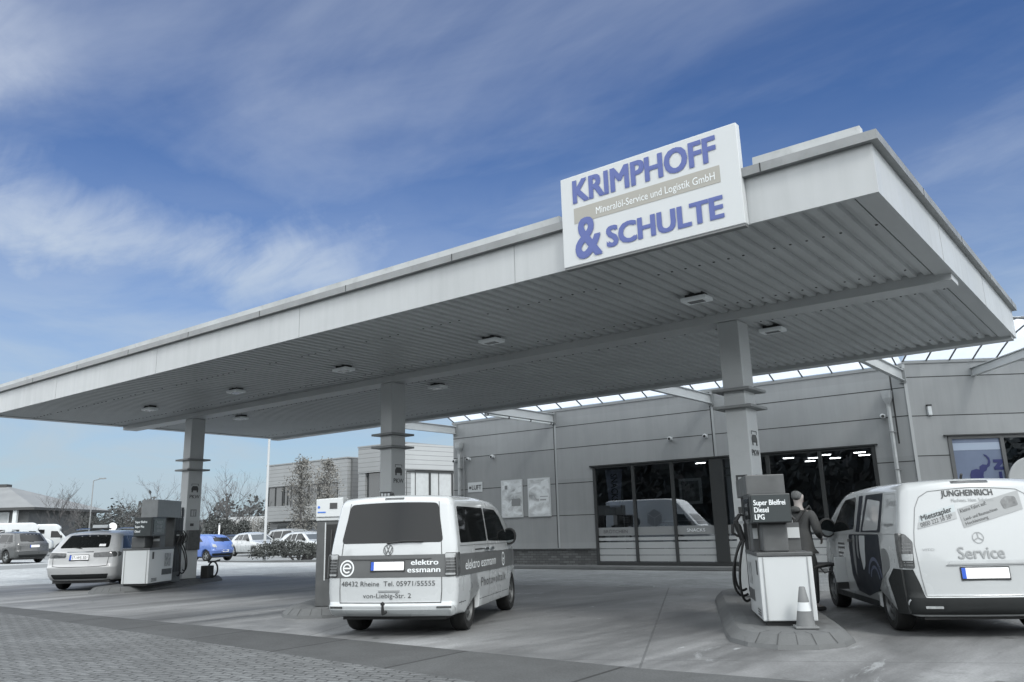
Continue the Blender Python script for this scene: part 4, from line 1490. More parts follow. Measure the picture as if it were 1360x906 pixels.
        s.patch('country_band', PLATE_B, kind, [(min(x0, x1), b - h / 2), (max(x0, x1), b - h / 2), (max(x0, x1), b + h / 2), (min(x0, x1), b + h / 2)], off + .006, .005, parent=pl_, depth=.004, step=.3)
        if txt:
            lt_ = MB()
            s.text(lt_, txt, .10, kind, a + sg_ * (w / 2 - .06), b - .035, width=w - .09, off=off + .008)
            lt_.build('lettering', INK_D, pl_)


def arch(xc, r, z0=.26, zc=.33, n=10):
    """points of a wheel arch from rear to front along the bottom edge"""
    a0 = math.degrees(math.asin(max(-1, min(1, (z0 - zc) / r))))
    return [(xc + r * math.cos(R(a)), zc + r * math.sin(R(a))) for a in [180 - a0 + (a0 * 2 - 180) * i / n for i in range(n + 1)]]


# ---- passenger van with grey band
sil = [(.02, .34, .05), (.12, .27, .03)] + arch(1.0, .40, .27, .35) + arch(4.0, .40, .27, .35) + \
      [(4.78, .25, .06), (4.90, .42, .08), (4.90, .70, .1), (4.80, .98, .15), (4.30, 1.16, .2), (3.55, 1.72, .45), (3.0, 1.92, .5), (1.6, 1.965, .4), (.34, 1.945, .12), (.235, 1.88, .06), (.10, 1.25, .2), (.05, .80, .1), (.05, .46, .02), (-.01, .43, .03)]
v = Vehicle('passenger_van', 'white passenger van with grey band and elektro essmann lettering at the middle lane', 'van', (-8.31, 7.98, 0), 26, sil, .985, .10,
            [(.25, .965), (.6, 1.0), (1.0, 1.0), (1.2, .985), (1.95, .875)], [(0, .985), (.8, 1), (3.9, 1), (4.9, .86)], .09, .22, .035, scale=.94, paint=VAN_WHITE, wr=.345, ztop=1.97)
v.underbody(.22, .85)
v.add_wheels('steel', (1.0, 4.0), .80, .225)
v.patch('rear_window', GLASS_CAR, 'rear', [(-.80, 1.27), (.80, 1.27), (.76, 1.84), (-.76, 1.84)], .003, .07)
WSL = [('side_window', [(.34, 1.25), (1.98, 1.25), (1.98, 1.80), (.42, 1.80)]), ('door_window', [(2.06, 1.25), (3.62, 1.22), (3.15, 1.66), (2.85, 1.78), (2.06, 1.80)])]
for side in ('side_l', 'side_r'):
    for nm, poly in WSL:
        v.patch(nm, GLASS_CAR, side, poly, .003, .05)
v.patch('windshield', GLASS_CAR, 'front', [(-.80, 1.22), (.80, 1.22), (.70, 1.80), (-.70, 1.80)], .003, .06)
v.patch('foil_band', BAND, 'rear', [(-.975, .80), (.975, .80), (.975, 1.105), (-.975, 1.105)], .003, 0, depth=.01, step=.05)
for side in ('side_l', 'side_r'):
    v.patch('foil_band', BAND, side, [(.06, .80), (.55, .795), (3.3, .785), (4.2, .80), (4.7, .86), (4.7, 1.0), (4.2, 1.07), (.06, 1.10)], .003, 0, depth=.01)
for s_ in (-1, 1):
    y0, y1 = s_ * .815, s_ * .98
    q = v.patch('tail_light', LAMP_SMOKE, 'rear', [(min(y0, y1), .805), (max(y0, y1), .805), (max(y0, y1), 1.125), (min(y0, y1), 1.125)], .012, .03, step=.03)
    v.patch('lamp_cap', LAMP_PALE, 'rear', [(min(y0, y1) + .012, 1.055), (max(y0, y1) - .008, 1.055), (max(y0, y1) - .008, 1.115), (min(y0, y1) + .012, 1.115)], .016, .01, parent=q, step=.03, depth=.006)
    v.patch('lamp_cap', LAMP_PALE, 'rear', [(min(y0, y1) + .02, .825), (max(y0, y1) - .01, .825), (max(y0, y1) - .01, .85), (min(y0, y1) + .02, .85)], .016, .01, parent=q, step=.03, depth=.006)
    lb_ = MB()
    for zz in (.89, .93, .97, 1.01):
        v.patch('x', None, 'rear', [(min(y0, y1) + .02, zz), (max(y0, y1) - .02, zz), (max(y0, y1) - .02, zz + .012), (min(y0, y1) + .02, zz + .012)], .015, 0, depth=.005, step=.03, mb=lb_)
    lb_.build('lamp_rib', LAMP_RIB, q)
    sd_ = 'side_l' if s_ > 0 else 'side_r'
    v.patch('tail_light', LAMP_SMOKE, sd_, [(.085, .805), (.20, .805), (.235, 1.125), (.10, 1.125)], .008, .02, step=.05)
    v.patch('bumper_reflector', LAMP_SMOKE, 'rear', [(min(s_ * .72, s_ * .93), .385), (max(s_ * .72, s_ * .93), .385), (max(s_ * .72, s_ * .93), .412), (min(s_ * .72, s_ * .93), .412)], .006, .01, step=.04, depth=.008)
v.patch('bumper_lip', VAN_WHITE, 'rear', [(-.93, .29), (.93, .29), (.93, .37), (-.93, .37)], .016, .03, step=.05)
v.patch('brake_light', LAMP_SMOKE, 'rear', [(-.17, 1.885), (.17, 1.885), (.17, 1.91), (-.17, 1.91)], .008, .01)
sm = MB()
v.strip(sm, 'rear', [(-.77, .455), (-.77, 1.86)], .010); v.strip(sm, 'rear', [(.77, .455), (.77, 1.86)], .010); v.strip(sm, 'rear', [(-.77, .46), (.77, .46)], .012)
for side in ('side_l', 'side_r'):
    v.strip(sm, side, [(2.02, .42), (2.02, 1.86)]); v.strip(sm, side, [(1.15, .80), (1.15, 1.22)]); v.strip(sm, side, [(3.35, .5), (3.42, 1.0), (3.30, 1.20)])
    v.strip(sm, side, [(1.42, .40), (3.5, .40)]); v.strip(sm, side, [(.3, 1.21), (3.6, 1.19)], .006); v.strip(sm, side, [(.2, .44), (.58, .44)], .01); v.strip(sm, side, [(1.15, 1.135), (1.95, 1.135)], .02)
sm.build('panel_gap', GAP, v.root)
v.plate('rear', .03, .955, .50, .115, .012)
v.patch('plate_recess', mat('recess_grey', g(.06), .5), 'rear', [(-.62, 1.055), (.62, 1.055), (.55, 1.04), (-.55, 1.04)], .014, 0, depth=.02)
v.patch('tailgate_handle', INK_G, 'rear', [(-.16, .605), (.16, .605), (.16, .628), (-.16, .628)], .010, .008)
wp = MB().tube([v.P('rear', .05, 1.265, .02), v.P('rear', -.2, 1.29, .03), v.P('rear', -.5, 1.285, .03)], .011, 6)
wp.build('rear_wiper', BLACKP, v.root)
lg = MB()
cz_, cy_, r_ = 1.175, .03, .078
for k in range(28):
    a0, a1 = 2 * PI * k / 28, 2 * PI * (k + 1) / 28
    lg.add([v.P('rear', cy_ + math.cos(a) * rr_, cz_ + math.sin(a) * rr_, .008) for a, rr_ in ((a0, r_), (a1, r_), (a1, r_ * .86), (a0, r_ * .86))], [(0, 1, 2, 3)])
def stroke(mb, V_, kind, pts, w, off):
    for (a0, b0), (a1, b1) in zip(pts, pts[1:]):
        L_ = math.hypot(a1 - a0, b1 - b0); nx_, nz_ = -(b1 - b0) / L_ * w / 2, (a1 - a0) / L_ * w / 2
        mb.add([V_.P(kind, a0 - nx_, b0 - nz_, off), V_.P(kind, a1 - nx_, b1 - nz_, off), V_.P(kind, a1 + nx_, b1 + nz_, off), V_.P(kind, a0 + nx_, b0 + nz_, off)], [(0, 1, 2, 3)])
stroke(lg, v, 'rear', [(cy_ + .033, cz_ + .068), (cy_, cz_ + .008), (cy_ - .033, cz_ + .068)], .013, .009)
stroke(lg, v, 'rear', [(cy_ + .062, cz_ + .04), (cy_ + .027, cz_ - .055), (cy_, cz_ + .0), (cy_ - .027, cz_ - .055), (cy_ - .062, cz_ + .04)], .013, .0095)
lg.build('emblem', mat('emblem_grey', g(.12), .3, .5), v.root)
lt = MB()
for k in range(30):
    a0, a1 = 2 * PI * k / 30, 2 * PI * (k + 1) / 30
    lt.add([v.P('rear', .665 + math.cos(a) * rr_, .93 + math.sin(a) * rr_, .006) for a, rr_ in ((a0, .115), (a1, .115), (a1, .093), (a0, .093))], [(0, 1, 2, 3)])
# the letter e inside the ring
ea = [(0.665 + .058 * math.cos(R(a)), .93 + .058 * math.sin(R(a))) for a in range(0, 316, 15)]
stroke(lt, v, 'rear', [(.665 - (p[0] - .665), p[1]) for p in ea], .022, .0065)
stroke(lt, v, 'rear', [(.607, .93), (.723, .93)], .02, .0068)
v.text(lt, 'elektro', .105, 'rear', -.32, .965, .40, .022)
v.text(lt, 'essmann', .105, 'rear', -.27, .865, .48, .022)
v.text(lt, 'elektro essmann', .20, 'side_r', .52, .87, 1.95, .012)
v.text(lt, 'elektro essmann', .20, 'side_l', 3.0, .87, 1.95, .012)
for k in range(20):
    a0, a1 = 2 * PI * k / 20, 2 * PI * (k + 1) / 20
    for sd_ in ('side_r', 'side_l'):
        lt.add([v.P(sd_, 3.05 + math.cos(a) * rr_, .93 + math.sin(a) * rr_, .006) for a, rr_ in ((a0, .115), (a1, .115), (a1, .09), (a0, .09))], [(0, 1, 2, 3)])
for sd_ in ('side_r', 'side_l'):
    stroke(lt, v, sd_, [(3.0, .93), (3.1, .93)], .02, .0065)
v.text(lt, 'e', .16, 'side_r', 2.995, .88, None, .02); v.text(lt, 'e', .16, 'side_l', 3.105, .88, None, .02)
lt.build('lettering', INK_W, v.root)
lt = MB()
v.text(lt, '48432 Rheine  Tel. 05971/55555', .095, 'rear', .745, .685, 1.42, .012)
v.text(lt, 'von-Liebig-Str. 2', .090, 'rear', .40, .525, .73, .012)
lt.build('lettering', INK_D, v.root)
lt = MB()
v.text(lt, 'Photovoltaik', .19, 'side_r', 1.46, .58, 1.75, .012, space=1.15)
v.text(lt, 'Photovoltaik', .19, 'side_l', 3.2, .58, 1.75, .012, space=1.15)
lt.build('lettering', INK_D, v.root)
lt = MB()
for kk, (x_, w_) in enumerate(((1.5, .5), (2.15, .4), (2.65, .5))):
    pass
for sd_ in ('side_r', 'side_l'):
    v.patch('x', None, sd_, [(2.12, 1.11), (2.34, 1.11), (2.34, 1.15), (2.12, 1.15)], .03, .01, mb=lt)
    v.patch('x', None, sd_, [(1.75, 1.11), (1.97, 1.11), (1.97, 1.15), (1.75, 1.15)], .03, .01, mb=lt)
lt.build('door_handle', CHROME, v.root)
v.mirrors(3.52, 1.30, .88, .13)
hk = MB().tube([(-.0, .03, .34), (-.10, .03, .33), (-.12, .03, .40), (-.12, .03, .44)], [.025, .025, .02, .018], 8)
hk.lathe([(.001, -.03), (.03, -.015), (.03, .015), (.001, .03)], 12, Matrix.Translation((-.12, .03, .46)))
hk.build('tow_hook', BLACKP, v.root, smooth=True)
an = MB().tube([(.55, .12, 1.92), (.50, .12, 1.99)], .02, 6)
an.build('roof_aerial', BLACKP, v.root)

# ---- service van at the near pump
sil = [(.03, .30, .05), (.14, .24, .03)] + arch(1.0, .39, .24, .34) + arch(4.2, .39, .24, .34) + \
      [(4.98, .24, .06), (5.12, .42, .08), (5.12, .72, .1), (5.0, .98, .15), (4.45, 1.14, .2), (3.72, 1.66, .45), (3.2, 1.86, .5), (1.8, 1.905, .4), (.32, 1.89, .10), (.205, 1.83, .06), (.10, 1.25, .2), (.05, .85, .1), (.04, .49, .02), (0, .47, .02)]
VS = .95
v = Vehicle('delivery_van', 'white delivery van with Service lettering and dark bumper refuelling at the near pump', 'van', (-1.80, 11.21, 0), 30, sil, .965, .12,
            [(.25, .97), (.6, 1.0), (1.0, 1.0), (1.2, .985), (1.9, .845)], [(0, .985), (.8, 1), (4.0, 1), (5.12, .86)], .10, .22, .035, scale=VS, paint=WHITE_PAINT, wr=.335, ztop=1.91)
v.underbody(.2, .8)
v.add_wheels('steel', (1.0, 4.2), .815, .22)
bp_ = MB()
v.patch('x', None, 'rear', [(-.962, .27), (.962, .27), (.962, .472), (-.962, .472)], .012, 0, step=.035, mb=bp_)
for s_ in (-1, 1):
    v.patch('x', None, 'rear', [(s_ * .772, .472), (s_ * .962, .472), (s_ * .962, .80), (s_ * .86, .80), (s_ * .80, .62)], .012, 0, step=.035, mb=bp_)
bp_.build('rear_bumper', DARKP, v.root, smooth=True, angle=50)
for side in ('side_l', 'side_r'):
    v.patch('rear_bumper', DARKP, side, [(.09, .27), (.57, .25), (.62, .42), (.70, .58), (.74, .655), (.60, .72), (.45, .80), (.11, .80)], .010, .02, step=.06)
    v.patch('sill_trim', DARKP, side, [(1.42, .25), (3.78, .25), (3.78, .33), (1.42, .33)], .010, .01)
    v.patch('door_window', GLASS_CAR, side, [(2.36, 1.28), (3.72, 1.22), (3.25, 1.62), (3.0, 1.75), (2.36, 1.78)], .003, .05)
v.patch('windshield', GLASS_CAR, 'front', [(-.8, 1.2), (.8, 1.2), (.7, 1.76), (-.7, 1.76)], .003, .06)
# foil design on the flank
FOIL_D = mat('foil_dark_blue', (.012, .015, .022), .45, 0, .25, 2.5, spec=.2)
FOIL_B = mat('foil_blue', (.055, .072, .13), .3, 0, .15, 4)
FOIL_G = mat('foil_grey', g(.20), .4, 0, .1, 2, spec=.3)
for side in ('side_l', 'side_r'):
    v.patch('window_foil', FOIL_D, side, [(.98, 1.24), (1.95, 1.24), (1.82, 1.79), (.98, 1.79)], .003, .03)
    v.patch('window_reflection', mat('painted_reflection', g(.50), .08, 0, .05, 1, spec=.8), side, [(1.10, 1.27), (1.84, 1.26), (1.70, 1.73), (1.08, 1.68)], .006, .04, depth=.006)  # pale colour painted in place of a bright reflection on the glass
    v.patch('pillar_foil', FOIL_D, side, [(2.02, 1.24), (2.22, 1.24), (2.18, 1.79), (1.98, 1.79)], .004, .02)
    q = v.patch('foil_swoosh', FOIL_D, side, [(1.05, 1.215), (2.62, 1.20), (2.60, .62), (2.42, .40), (1.85, .36), (1.30, .47), (1.08, .62), (1.00, .80), (1.0, 1.0)], .004, .06, step=.1)
    v.patch('foil_stripe', FOIL_G, side, [(2.28, 1.19), (2.40, 1.19), (2.40, .78), (2.33, .60), (2.28, .80)], .0065, .03, parent=q, depth=.006)
    v.patch('foil_stripe', mat('foil_white', g(.62), .3), side, [(1.72, 1.19), (2.02, 1.19), (2.0, .92), (1.92, .70), (1.80, .78), (1.74, 1.0)], .0065, .04, parent=q, depth=.006)
    v.patch('foil_stripe', FOIL_G, side, [(2.10, 1.19), (2.18, 1.19), (2.18, .90), (2.10, .85)], .0065, .02, parent=q, depth=.006)
    fb = MB()
    for k in range(12):
        a0, a1 = R(20 + k * 12), R(20 + (k + 1) * 12)
        for rr_, wd in ((.30, .05), (.20, .04)):
            fb.add([v.P(side, 1.35 + math.cos(a) * r__, .56 + math.sin(a) * r__, .0068) for a, r__ in ((a0, rr_), (a1, rr_), (a1, rr_ + wd), (a0, rr_ + wd))], [(0, 1, 2, 3)])
    fb.build('foil_arc', FOIL_B, q)
    v.patch('foil_field', FOIL_G, side, [(.97, .98), (.97, .66), (.86, .72), (.72, .76), (.62, .82), (.60, .92), (.66, 1.0), (.80, 1.04), (.97, 1.03)], .004, .04, step=.08)
    v.patch('foil_field', FOIL_G, side, [(1.02, .34), (1.42, .34), (1.25, .47), (1.05, .60), (.98, .64), (.98, .55)] if False else [(1.42, .34), (2.6, .34), (2.6, .38), (1.42, .44)], .0035, .02)
for s_ in (-1, 1):
    f2 = lambda *p: [(a * s_, b) for a, b in p]
    q = v.patch('tail_light', LAMP_SMOKE, 'rear', f2((.835, .815), (.955, .815), (.955, 1.235), (.90, 1.225), (.82, 1.13)), .012, .02, step=.03)
    v.patch('lamp_cap', LAMP_PALE, 'rear', f2((.845, .905), (.95, .905), (.95, .985), (.835, .985)), .016, .01, parent=q, depth=.006, step=.03)
    lb_ = MB()
    for zz in (.85, .88, 1.02, 1.06, 1.10):
        v.patch('x', None, 'rear', f2((.85, zz), (.94, zz), (.94, zz + .01), (.85, zz + .01)), .015, 0, depth=.005, step=.03, mb=lb_)
    lb_.build('lamp_rib', LAMP_RIB, q)
    v.patch('tail_light', LAMP_SMOKE, 'side_l' if s_ > 0 else 'side_r', [(.10, .815), (.18, .815), (.27, 1.235), (.115, 1.235)], .008, .02, step=.05)
    v.patch('bumper_reflector', LAMP_PALE, 'rear', f2((.60, .345), (.80, .345), (.80, .375), (.60, .375)), .016, .01, depth=.008)
v.patch('brake_light', LAMP_SMOKE, 'rear', [(-.26, 1.835), (.26, 1.835), (.26, 1.862), (-.26, 1.862)], .008, .01)
sm = MB()
gate = [(.755, .49), (.775, .70), (.80, 1.1), (.775, 1.55), (.72, 1.685), (.60, 1.75), (0, 1.775)]
gl_ = gate + [(-a, b) for a, b in gate[::-1][1:]]
v.strip(sm, 'rear', gl_, .010); v.strip(sm, 'rear', [(-.755, .49), (.755, .49)], .010)
for side in ('side_l', 'side_r'):
    v.strip(sm, side, [(.97, .66), (.97, 1.82)]); v.strip(sm, side, [(2.30, .36), (2.30, 1.82)]); v.strip(sm, side, [(3.45, .45), (3.55, 1.0), (3.45, 1.18)])
    v.strip(sm, side, [(.25, 1.225), (3.6, 1.20)], .006)
    v.strip(sm, side, [(.40, 1.76), (.88, 1.77), (.92, 1.72), (.92, 1.3)], .006); v.strip(sm, side, [(.36, 1.3), (.40, 1.76)], .006)
sm.build('panel_gap', mat('panel_gap_grey', g(.2), .8), v.root)
v.patch('gate_ledge', INK_G, 'rear', [(-.48, .845), (.48, .845), (.46, .86), (-.46, .86)], .012, 0)
v.patch('handle_trim', WHITE_PAINT, 'rear', [(-.45, .862), (.45, .862), (.42, .90), (-.42, .90)], .010, .01)
v.plate('rear', .05, .752, .54, .125, .012)
lt = MB()
v.text(lt, 'JUNGHEINRICH', .105, 'rear', .425, 1.675, .69, .03)
lt.build('lettering', INK_D, v.root)
lt = MB()
v.text(lt, 'Machines. Ideas. Solutions.', .062, 'rear', .30, 1.60, .56, .004)
v.text(lt, 'Service', .20, 'rear', .325, .92, .54, .022)
v.text(lt, 'Service', .15, 'side_l', .76, 1.60, .40, .012); v.text(lt, 'Service', .15, 'side_r', .36, 1.60, .40, .012)
v.text(lt, 'magenta', .07, 'side_l', .80, 1.33, .40, .03); v.text(lt, 'magenta', .07, 'side_r', .40, 1.33, .40, .03)
for k in range(26):
    a0, a1 = 2 * PI * k / 26, 2 * PI * (k + 1) / 26
    lt.add([v.P('rear', .055 + math.cos(a) * r__, 1.165 + math.sin(a) * r__, .006) for a, r__ in ((a0, .068), (a1, .068), (a1, .060), (a0, .060))], [(0, 1, 2, 3)])
for a in (90, 210, 330):
    stroke(lt, v, 'rear', [(.055, 1.165), (.055 + .06 * math.cos(R(a)), 1.165 + .06 * math.sin(R(a)))], .012, .0065)
v.text(lt, 'VITO', .04, 'rear', .72, 1.02, .14, .0)
lt.build('lettering', INK_G, v.root)
st1 = v.patch('sticker', mat('sticker_pale_blue', g(.46, 2), .5), 'rear', [(.735, 1.285), (.715, 1.455), (.275, 1.575), (.265, 1.40)], .005, 0, depth=.004)
st1b = v.patch('sticker_stripe', mat('sticker_grey', g(.36), .5), 'rear', [(.745, 1.285), (.735, 1.365), (.270, 1.485), (.262, 1.40)], .007, 0, depth=.004, parent=st1)
st2 = v.patch('sticker', mat('sticker_grey_dark', g(.30), .5), 'rear', [(.195, 1.285), (.24, 1.515), (-.62, 1.735), (-.60, 1.50)], .005, 0, depth=.004)
lt = MB()
an_ = math.atan2(.12, .45)
v.text(lt, 'Mietstapler', .098, 'rear', .695, 1.385, .40, .02, off=.010, rot=an_)
v.text(lt, '0800 222 58 58*', .078, 'rear', .705, 1.305, .41, .012, off=.010, rot=an_)
lt.build('lettering', INK_D, st1)
lt = MB()
v.text(lt, 'Kleine Fahrt auf!', .062, 'rear', .205, 1.465, .36, .008, off=.008, rot=an_)
v.text(lt, 'Land- und Baumaschinen', .052, 'rear', .175, 1.37, .46, .006, off=.008, rot=an_)
v.text(lt, 'Hochleistung', .052, 'rear', .165, 1.315, .30, .006, off=.008, rot=an_)
lt.build('lettering', INK_D, st2)
v.patch('sticker_picture', mat('sticker_picture', g(.16), .5, 0, .4, 12), 'rear', [(-.35, 1.50), (-.33, 1.60), (-.42, 1.66), (-.55, 1.66), (-.56, 1.55)], .008, .03, depth=.004, parent=st2)
lt = MB()
for side, x_ in (('side_l', 3.32), ('side_r', 2.92)):
    for kk, z_ in enumerate((1.04, .98, .90, .84)):
        w_ = (.40, .40, .30, .22)[kk]
        v.patch('x', None, side, [((x_ - w_) if side == 'side_l' else x_, z_), (x_ if side == 'side_l' else x_ + w_, z_), (x_ if side == 'side_l' else x_ + w_, z_ + .032), ((x_ - w_) if side == 'side_l' else x_, z_ + .032)], .004, 0, depth=.004, mb=lt)
    v.patch('x', None, side, [(2.40, 1.09), (2.60, 1.09), (2.60, 1.135), (2.40, 1.135)], .03, .012, mb=lt)
lt.build('door_print', INK_D, v.root)
v.mirrors(3.62, 1.30, .90, .14)
# open filler flap, hinged out from the flank
fl = MB()
p0 = v.P('side_l', 2.98, .36, 0); 
Mf = Matrix.Translation(p0 + Vector((0, .0, 0))) @ Matrix.Rotation(R(12), 4, 'Z')
fl.box(-.012, .012, .0, .20, .12, .50, Mf)
fo = fl.build('filler_flap', WHITE_PAINT, v.root, bevel=.008)
MB().box(-.016, .016, .01, .19, .02, .118, Mf).build('flap_lower', BLACKP, fo)
v.patch('filler_recess', BLACKP, 'side_l', [(2.98, .42), (3.16, .42), (3.16, .86), (2.98, .86)], .004, .03)
filler = v.root.matrix_basis @ v.P('side_l', 3.06, .74, .02)
bpy.context.view_layer.update()
filler = v.root.matrix_world @ v.P('side_l', 3.06, .74, .02)
an = MB().tube([(.50, .0, 1.88), (.44, 0, 1.95)], .018, 6); an.build('roof_aerial', BLACKP, v.root)

# fuel hose in use, from the pump to the van
t = thing('fuel_hose', 'black fuel hose running from the near pump into the side of the delivery van', 'hose', (0, 0, 0))
pm_ = lane((-3.80, 10.20, .15), 28)
s0 = pm_(1.75, .30, .35)
fwd = (filler - s0)
MB().tube(bez([s0, s0 + Vector((.35, .0, -.30)), s0 + Vector((.30, .25, -.35)), filler + Vector((-.75, -.35, -.15)), filler + Vector((-.40, -.22, .02)), filler + Vector((-.16, -.08, .0))], 30), .017, 8).build('hose', HOSE, t, smooth=True)
MB().tube([filler + Vector((-.34, -.19, -.03)), filler + Vector((-.18, -.10, .005)), filler + Vector((-.02, -.01, 0))], [.03, .034, .016], 8).build('nozzle', BLACKP, t, smooth=True)
MB().tube([filler + Vector((-.30, -.16, -.03)), filler + Vector((-.24, -.13, -.12)), filler + Vector((-.14, -.07, -.08)), filler + Vector((-.13, -.07, .0))], .010, 6).build('trigger_guard', BLACKP, t, smooth=True)

# ------------------------------------------------------------------ other cars


def car(name, label, cat, loc, ang, paint, L=4.4, H=1.47, W=.90, wb=2.65, ro=.85, kind='hatch', scale=1.0, group=None, rim='alloy', plate='', wr=.31, lights=True):
    a1, a2 = ro, ro + wb
    base = [(.06, .33, .06), (.20, .24, .04)] + arch(a1, wr + .045, .23, wr) + arch(a2, wr + .045, .23, wr)
    front = [(L - .12, .22, .06), (L, .36, .08), (L, .56, .1), (L - .07, .70, .14), (L - .45, .82, .25)]
    cow = {'hatch': a2 - .38, 'estate': a2 - .42, 'mini': a2 - .25, 'mpv': a2 - .12}[kind]
    hz_ = {'hatch': .96, 'estate': .95, 'mini': .95, 'mpv': 1.03}[kind]
    front += [(cow, hz_, .12), (cow - .85, H - .07, .35)]
    if kind == 'estate':
        back = [(cow - 1.6, H, .6), (1.2, H - .02, .5), (.62, H - .075, .12), (.17, 1.00, .12), (.05, .92, .06), (.02, .62, .05), (-.03, .57, .05)]
    elif kind == 'mini':
        back = [(cow - 1.15, H, .5), (.75, H - .04, .4), (.48, H - .12, .15), (.14, .98, .12), (.03, .82, .15), (.0, .60, .05), (-.04, .55, .05)]
    elif kind == 'mpv':
        back = [(cow - 1.5, H, .6), (1.0, H - .02, .5), (.42, H - .08, .12), (.14, 1.05, .12), (.04, .92, .06), (.02, .62, .05), (-.03, .57, .05)]
    else:
        back = [(cow - 1.3, H, .5), (1.0, H - .06, .4), (.55, H - .15, .12), (.20, 1.02, .12), (.05, .92, .08), (.02, .62, .05), (-.03, .57, .05)]
    sil_ = base + front + back
    # soften the outline
    v = Vehicle(name, label, cat, loc, ang, sil_, W, .13, [(.25, .95), (.55, 1.0), (.75, 1.0), (.95, .965), (H, .72)], [(0, .93), (.9, 1), (L - 1.2, 1), (L, .86)], .16, .26, .03, group, scale, paint, wr=wr, ztop=H)
    v.underbody(.18, .66)
    v.add_wheels(rim, (a1, a2), W - .125, .19)
    zb = .97 if kind != 'mpv' else 1.02
    rz0 = 1.03 if kind != 'mini' else 1.0
    rw = v.patch('rear_window', GLASS_CAR, 'rear', [(-.68 * W / .9, rz0), (.68 * W / .9, rz0), (.66 * W / .9, H - .12), (-.66 * W / .9, H - .12)], .003, .06, step=.08)
    v.patch('windshield', GLASS_LIGHT if lights else GLASS_CAR, 'front', [(-.74 * W / .9, hz_ + .03), (.74 * W / .9, hz_ + .03), (.62 * W / .9, H - .10), (-.62 * W / .9, H - .10)], .003, .06, step=.08)
    rb_ = {'hatch': 1.02, 'estate': .62, 'mini': .98, 'mpv': .62}[kind]
    top = H - .115
    for sd_ in ('side_l', 'side_r'):
        x3 = cow - .18; x2 = cow - .80
        pts = [(rb_ - .15, zb + .03), (x3, zb + .005), (x2, top), (rb_ + .20, top - (.04 if kind != 'estate' else .02))]
        xm = (x3 + rb_) / 2 - .05
        xq = rb_ + .42
        if kind == 'mini':
            segs = [(xm + .05, None), (None, xm)]
        else:
            segs = None
        def clip(p, lo, hi):
            # vertical slice of the window outline
            out = []
            n_ = len(p)
            for i_ in range(n_):
                A, B = p[i_], p[(i_ + 1) % n_]
                def inside(q): return lo <= q[0] <= hi
                crosses = []
                for c_ in (lo, hi):
                    if (A[0] - c_) * (B[0] - c_) < 0:
                        t_ = (c_ - A[0]) / (B[0] - A[0]); crosses.append((t_, (c_, A[1] + (B[1] - A[1]) * t_)))
                if inside(A): out.append(A)
                for _, q in sorted(crosses): out.append(q)
            return out
        cuts = [(rb_ - .2, xq - .02), (xq + .02, xm - .03), (xm + .03, x3 + .1)] if kind in ('estate', 'mpv', 'hatch') else [(rb_ - .2, xm - .03), (xm + .03, x3 + .1)]
        for lo, hi in cuts:
            pl = clip(pts, lo, hi)
            if len(pl) >= 3:
                v.patch('side_window', GLASS_CAR, sd_, pl, .003, .03, step=.1)
        sm_ = MB()
        for xx in (xm, cow - .12, xq if kind != 'mini' else xm):
            v.strip(sm_, sd_, [(xx, .30), (xx, zb)], .012)
        v.strip(sm_, sd_, [(rb_, zb - .012), (x3, zb - .03)], .01)
        sm_.build('panel_gap', GAP, v.root)
        dh = MB()
        for xx in (xm + .10, xm - .75):
            v.patch('x', None, sd_, [(xx, .83), (xx + .17, .83), (xx + .17, .86), (xx, .86)], .02, .01, mb=dh)
        dh.build('door_handle', paint, v.root)
    for s_ in (-1, 1):
        f2 = lambda *p: [(a * s_ * W / .9, b) for a, b in p]
        if kind == 'estate':
            v.patch('tail_light', LAMP_SMOKE, 'rear', f2((.36, .80), (.88, .80), (.895, .87), (.86, .93), (.36, .91)), .010, .03, step=.05)
            v.patch('tail_light', LAMP_SMOKE, 'side_l' if s_ > 0 else 'side_r', [(.13, .80), (.30, .83), (.36, .90), (.16, .93)], .006, .02)
        elif kind == 'mini':
            v.patch('tail_light', LAMP_PALE, 'rear', f2((.58, .70), (.84, .72), (.84, .86), (.66, .86)), .010, .05, step=.05)
        else:
            v.patch('tail_light', LAMP_SMOKE, 'rear', f2((.62, .74), (.87, .74), (.87, 1.0), (.74, 1.0)), .010, .03, step=.05)
        v.patch('headlight', LAMP_PALE, 'front', f2((.48, .60), (.83, .63), (.83, .75), (.70, .74), (.48, .67)), .012, .03, step=.05)
        v.patch('fog_light', BLACKP, 'front', f2((.55, .34), (.80, .36), (.80, .46), (.58, .43)), .010, .03, step=.06)
    v.patch('grille', BLACKP, 'front', [(-.42, .42), (.42, .42), (.46, .60), (-.46, .60)], .010, .04, step=.08)
    v.patch('rear_valance', DARKP, 'rear', [(-.72, .28), (.72, .28), (.78, .40), (-.78, .40)], .010, .03, step=.06)
    sm_ = MB()
    v.strip(sm_, 'rear', [(-.74 * W / .9, .98), (-.70 * W / .9, .60), (-.5, .575), (.5, .575), (.70 * W / .9, .60), (.74 * W / .9, .98)], .012)
    sm_.build('panel_gap', GAP, v.root)
    v.plate('rear', 0, .80 if kind in ('estate',) else (.52 if kind == 'mini' else .76), .50, .11, .014, txt=plate or None)
    v.plate('front', 0, .38, .50, .11, .016)
    v.mirrors(cow - .30, zb + .06, W - .07, .085)
    if kind == 'estate':
        rl = MB()
        for s_ in (-1, 1):
            rl.tube([v.D(.85, s_ * W * .80, H + .02), v.D(1.2, s_ * W * .80, H + .05), v.D(cow - 1.3, s_ * W * .80, H + .05), v.D(cow - 1.0, s_ * W * .80, H - .0)], .018, 6)
        rl.build('roof_rail', CHROME, v.root, smooth=True)
    wp_ = MB().tube([v.P('rear', 0, rz0 - .02, .02), v.P('rear', .28, rz0 + .02, .025)], .010, 6)
    wp_.build('rear_wiper', BLACKP, v.root)
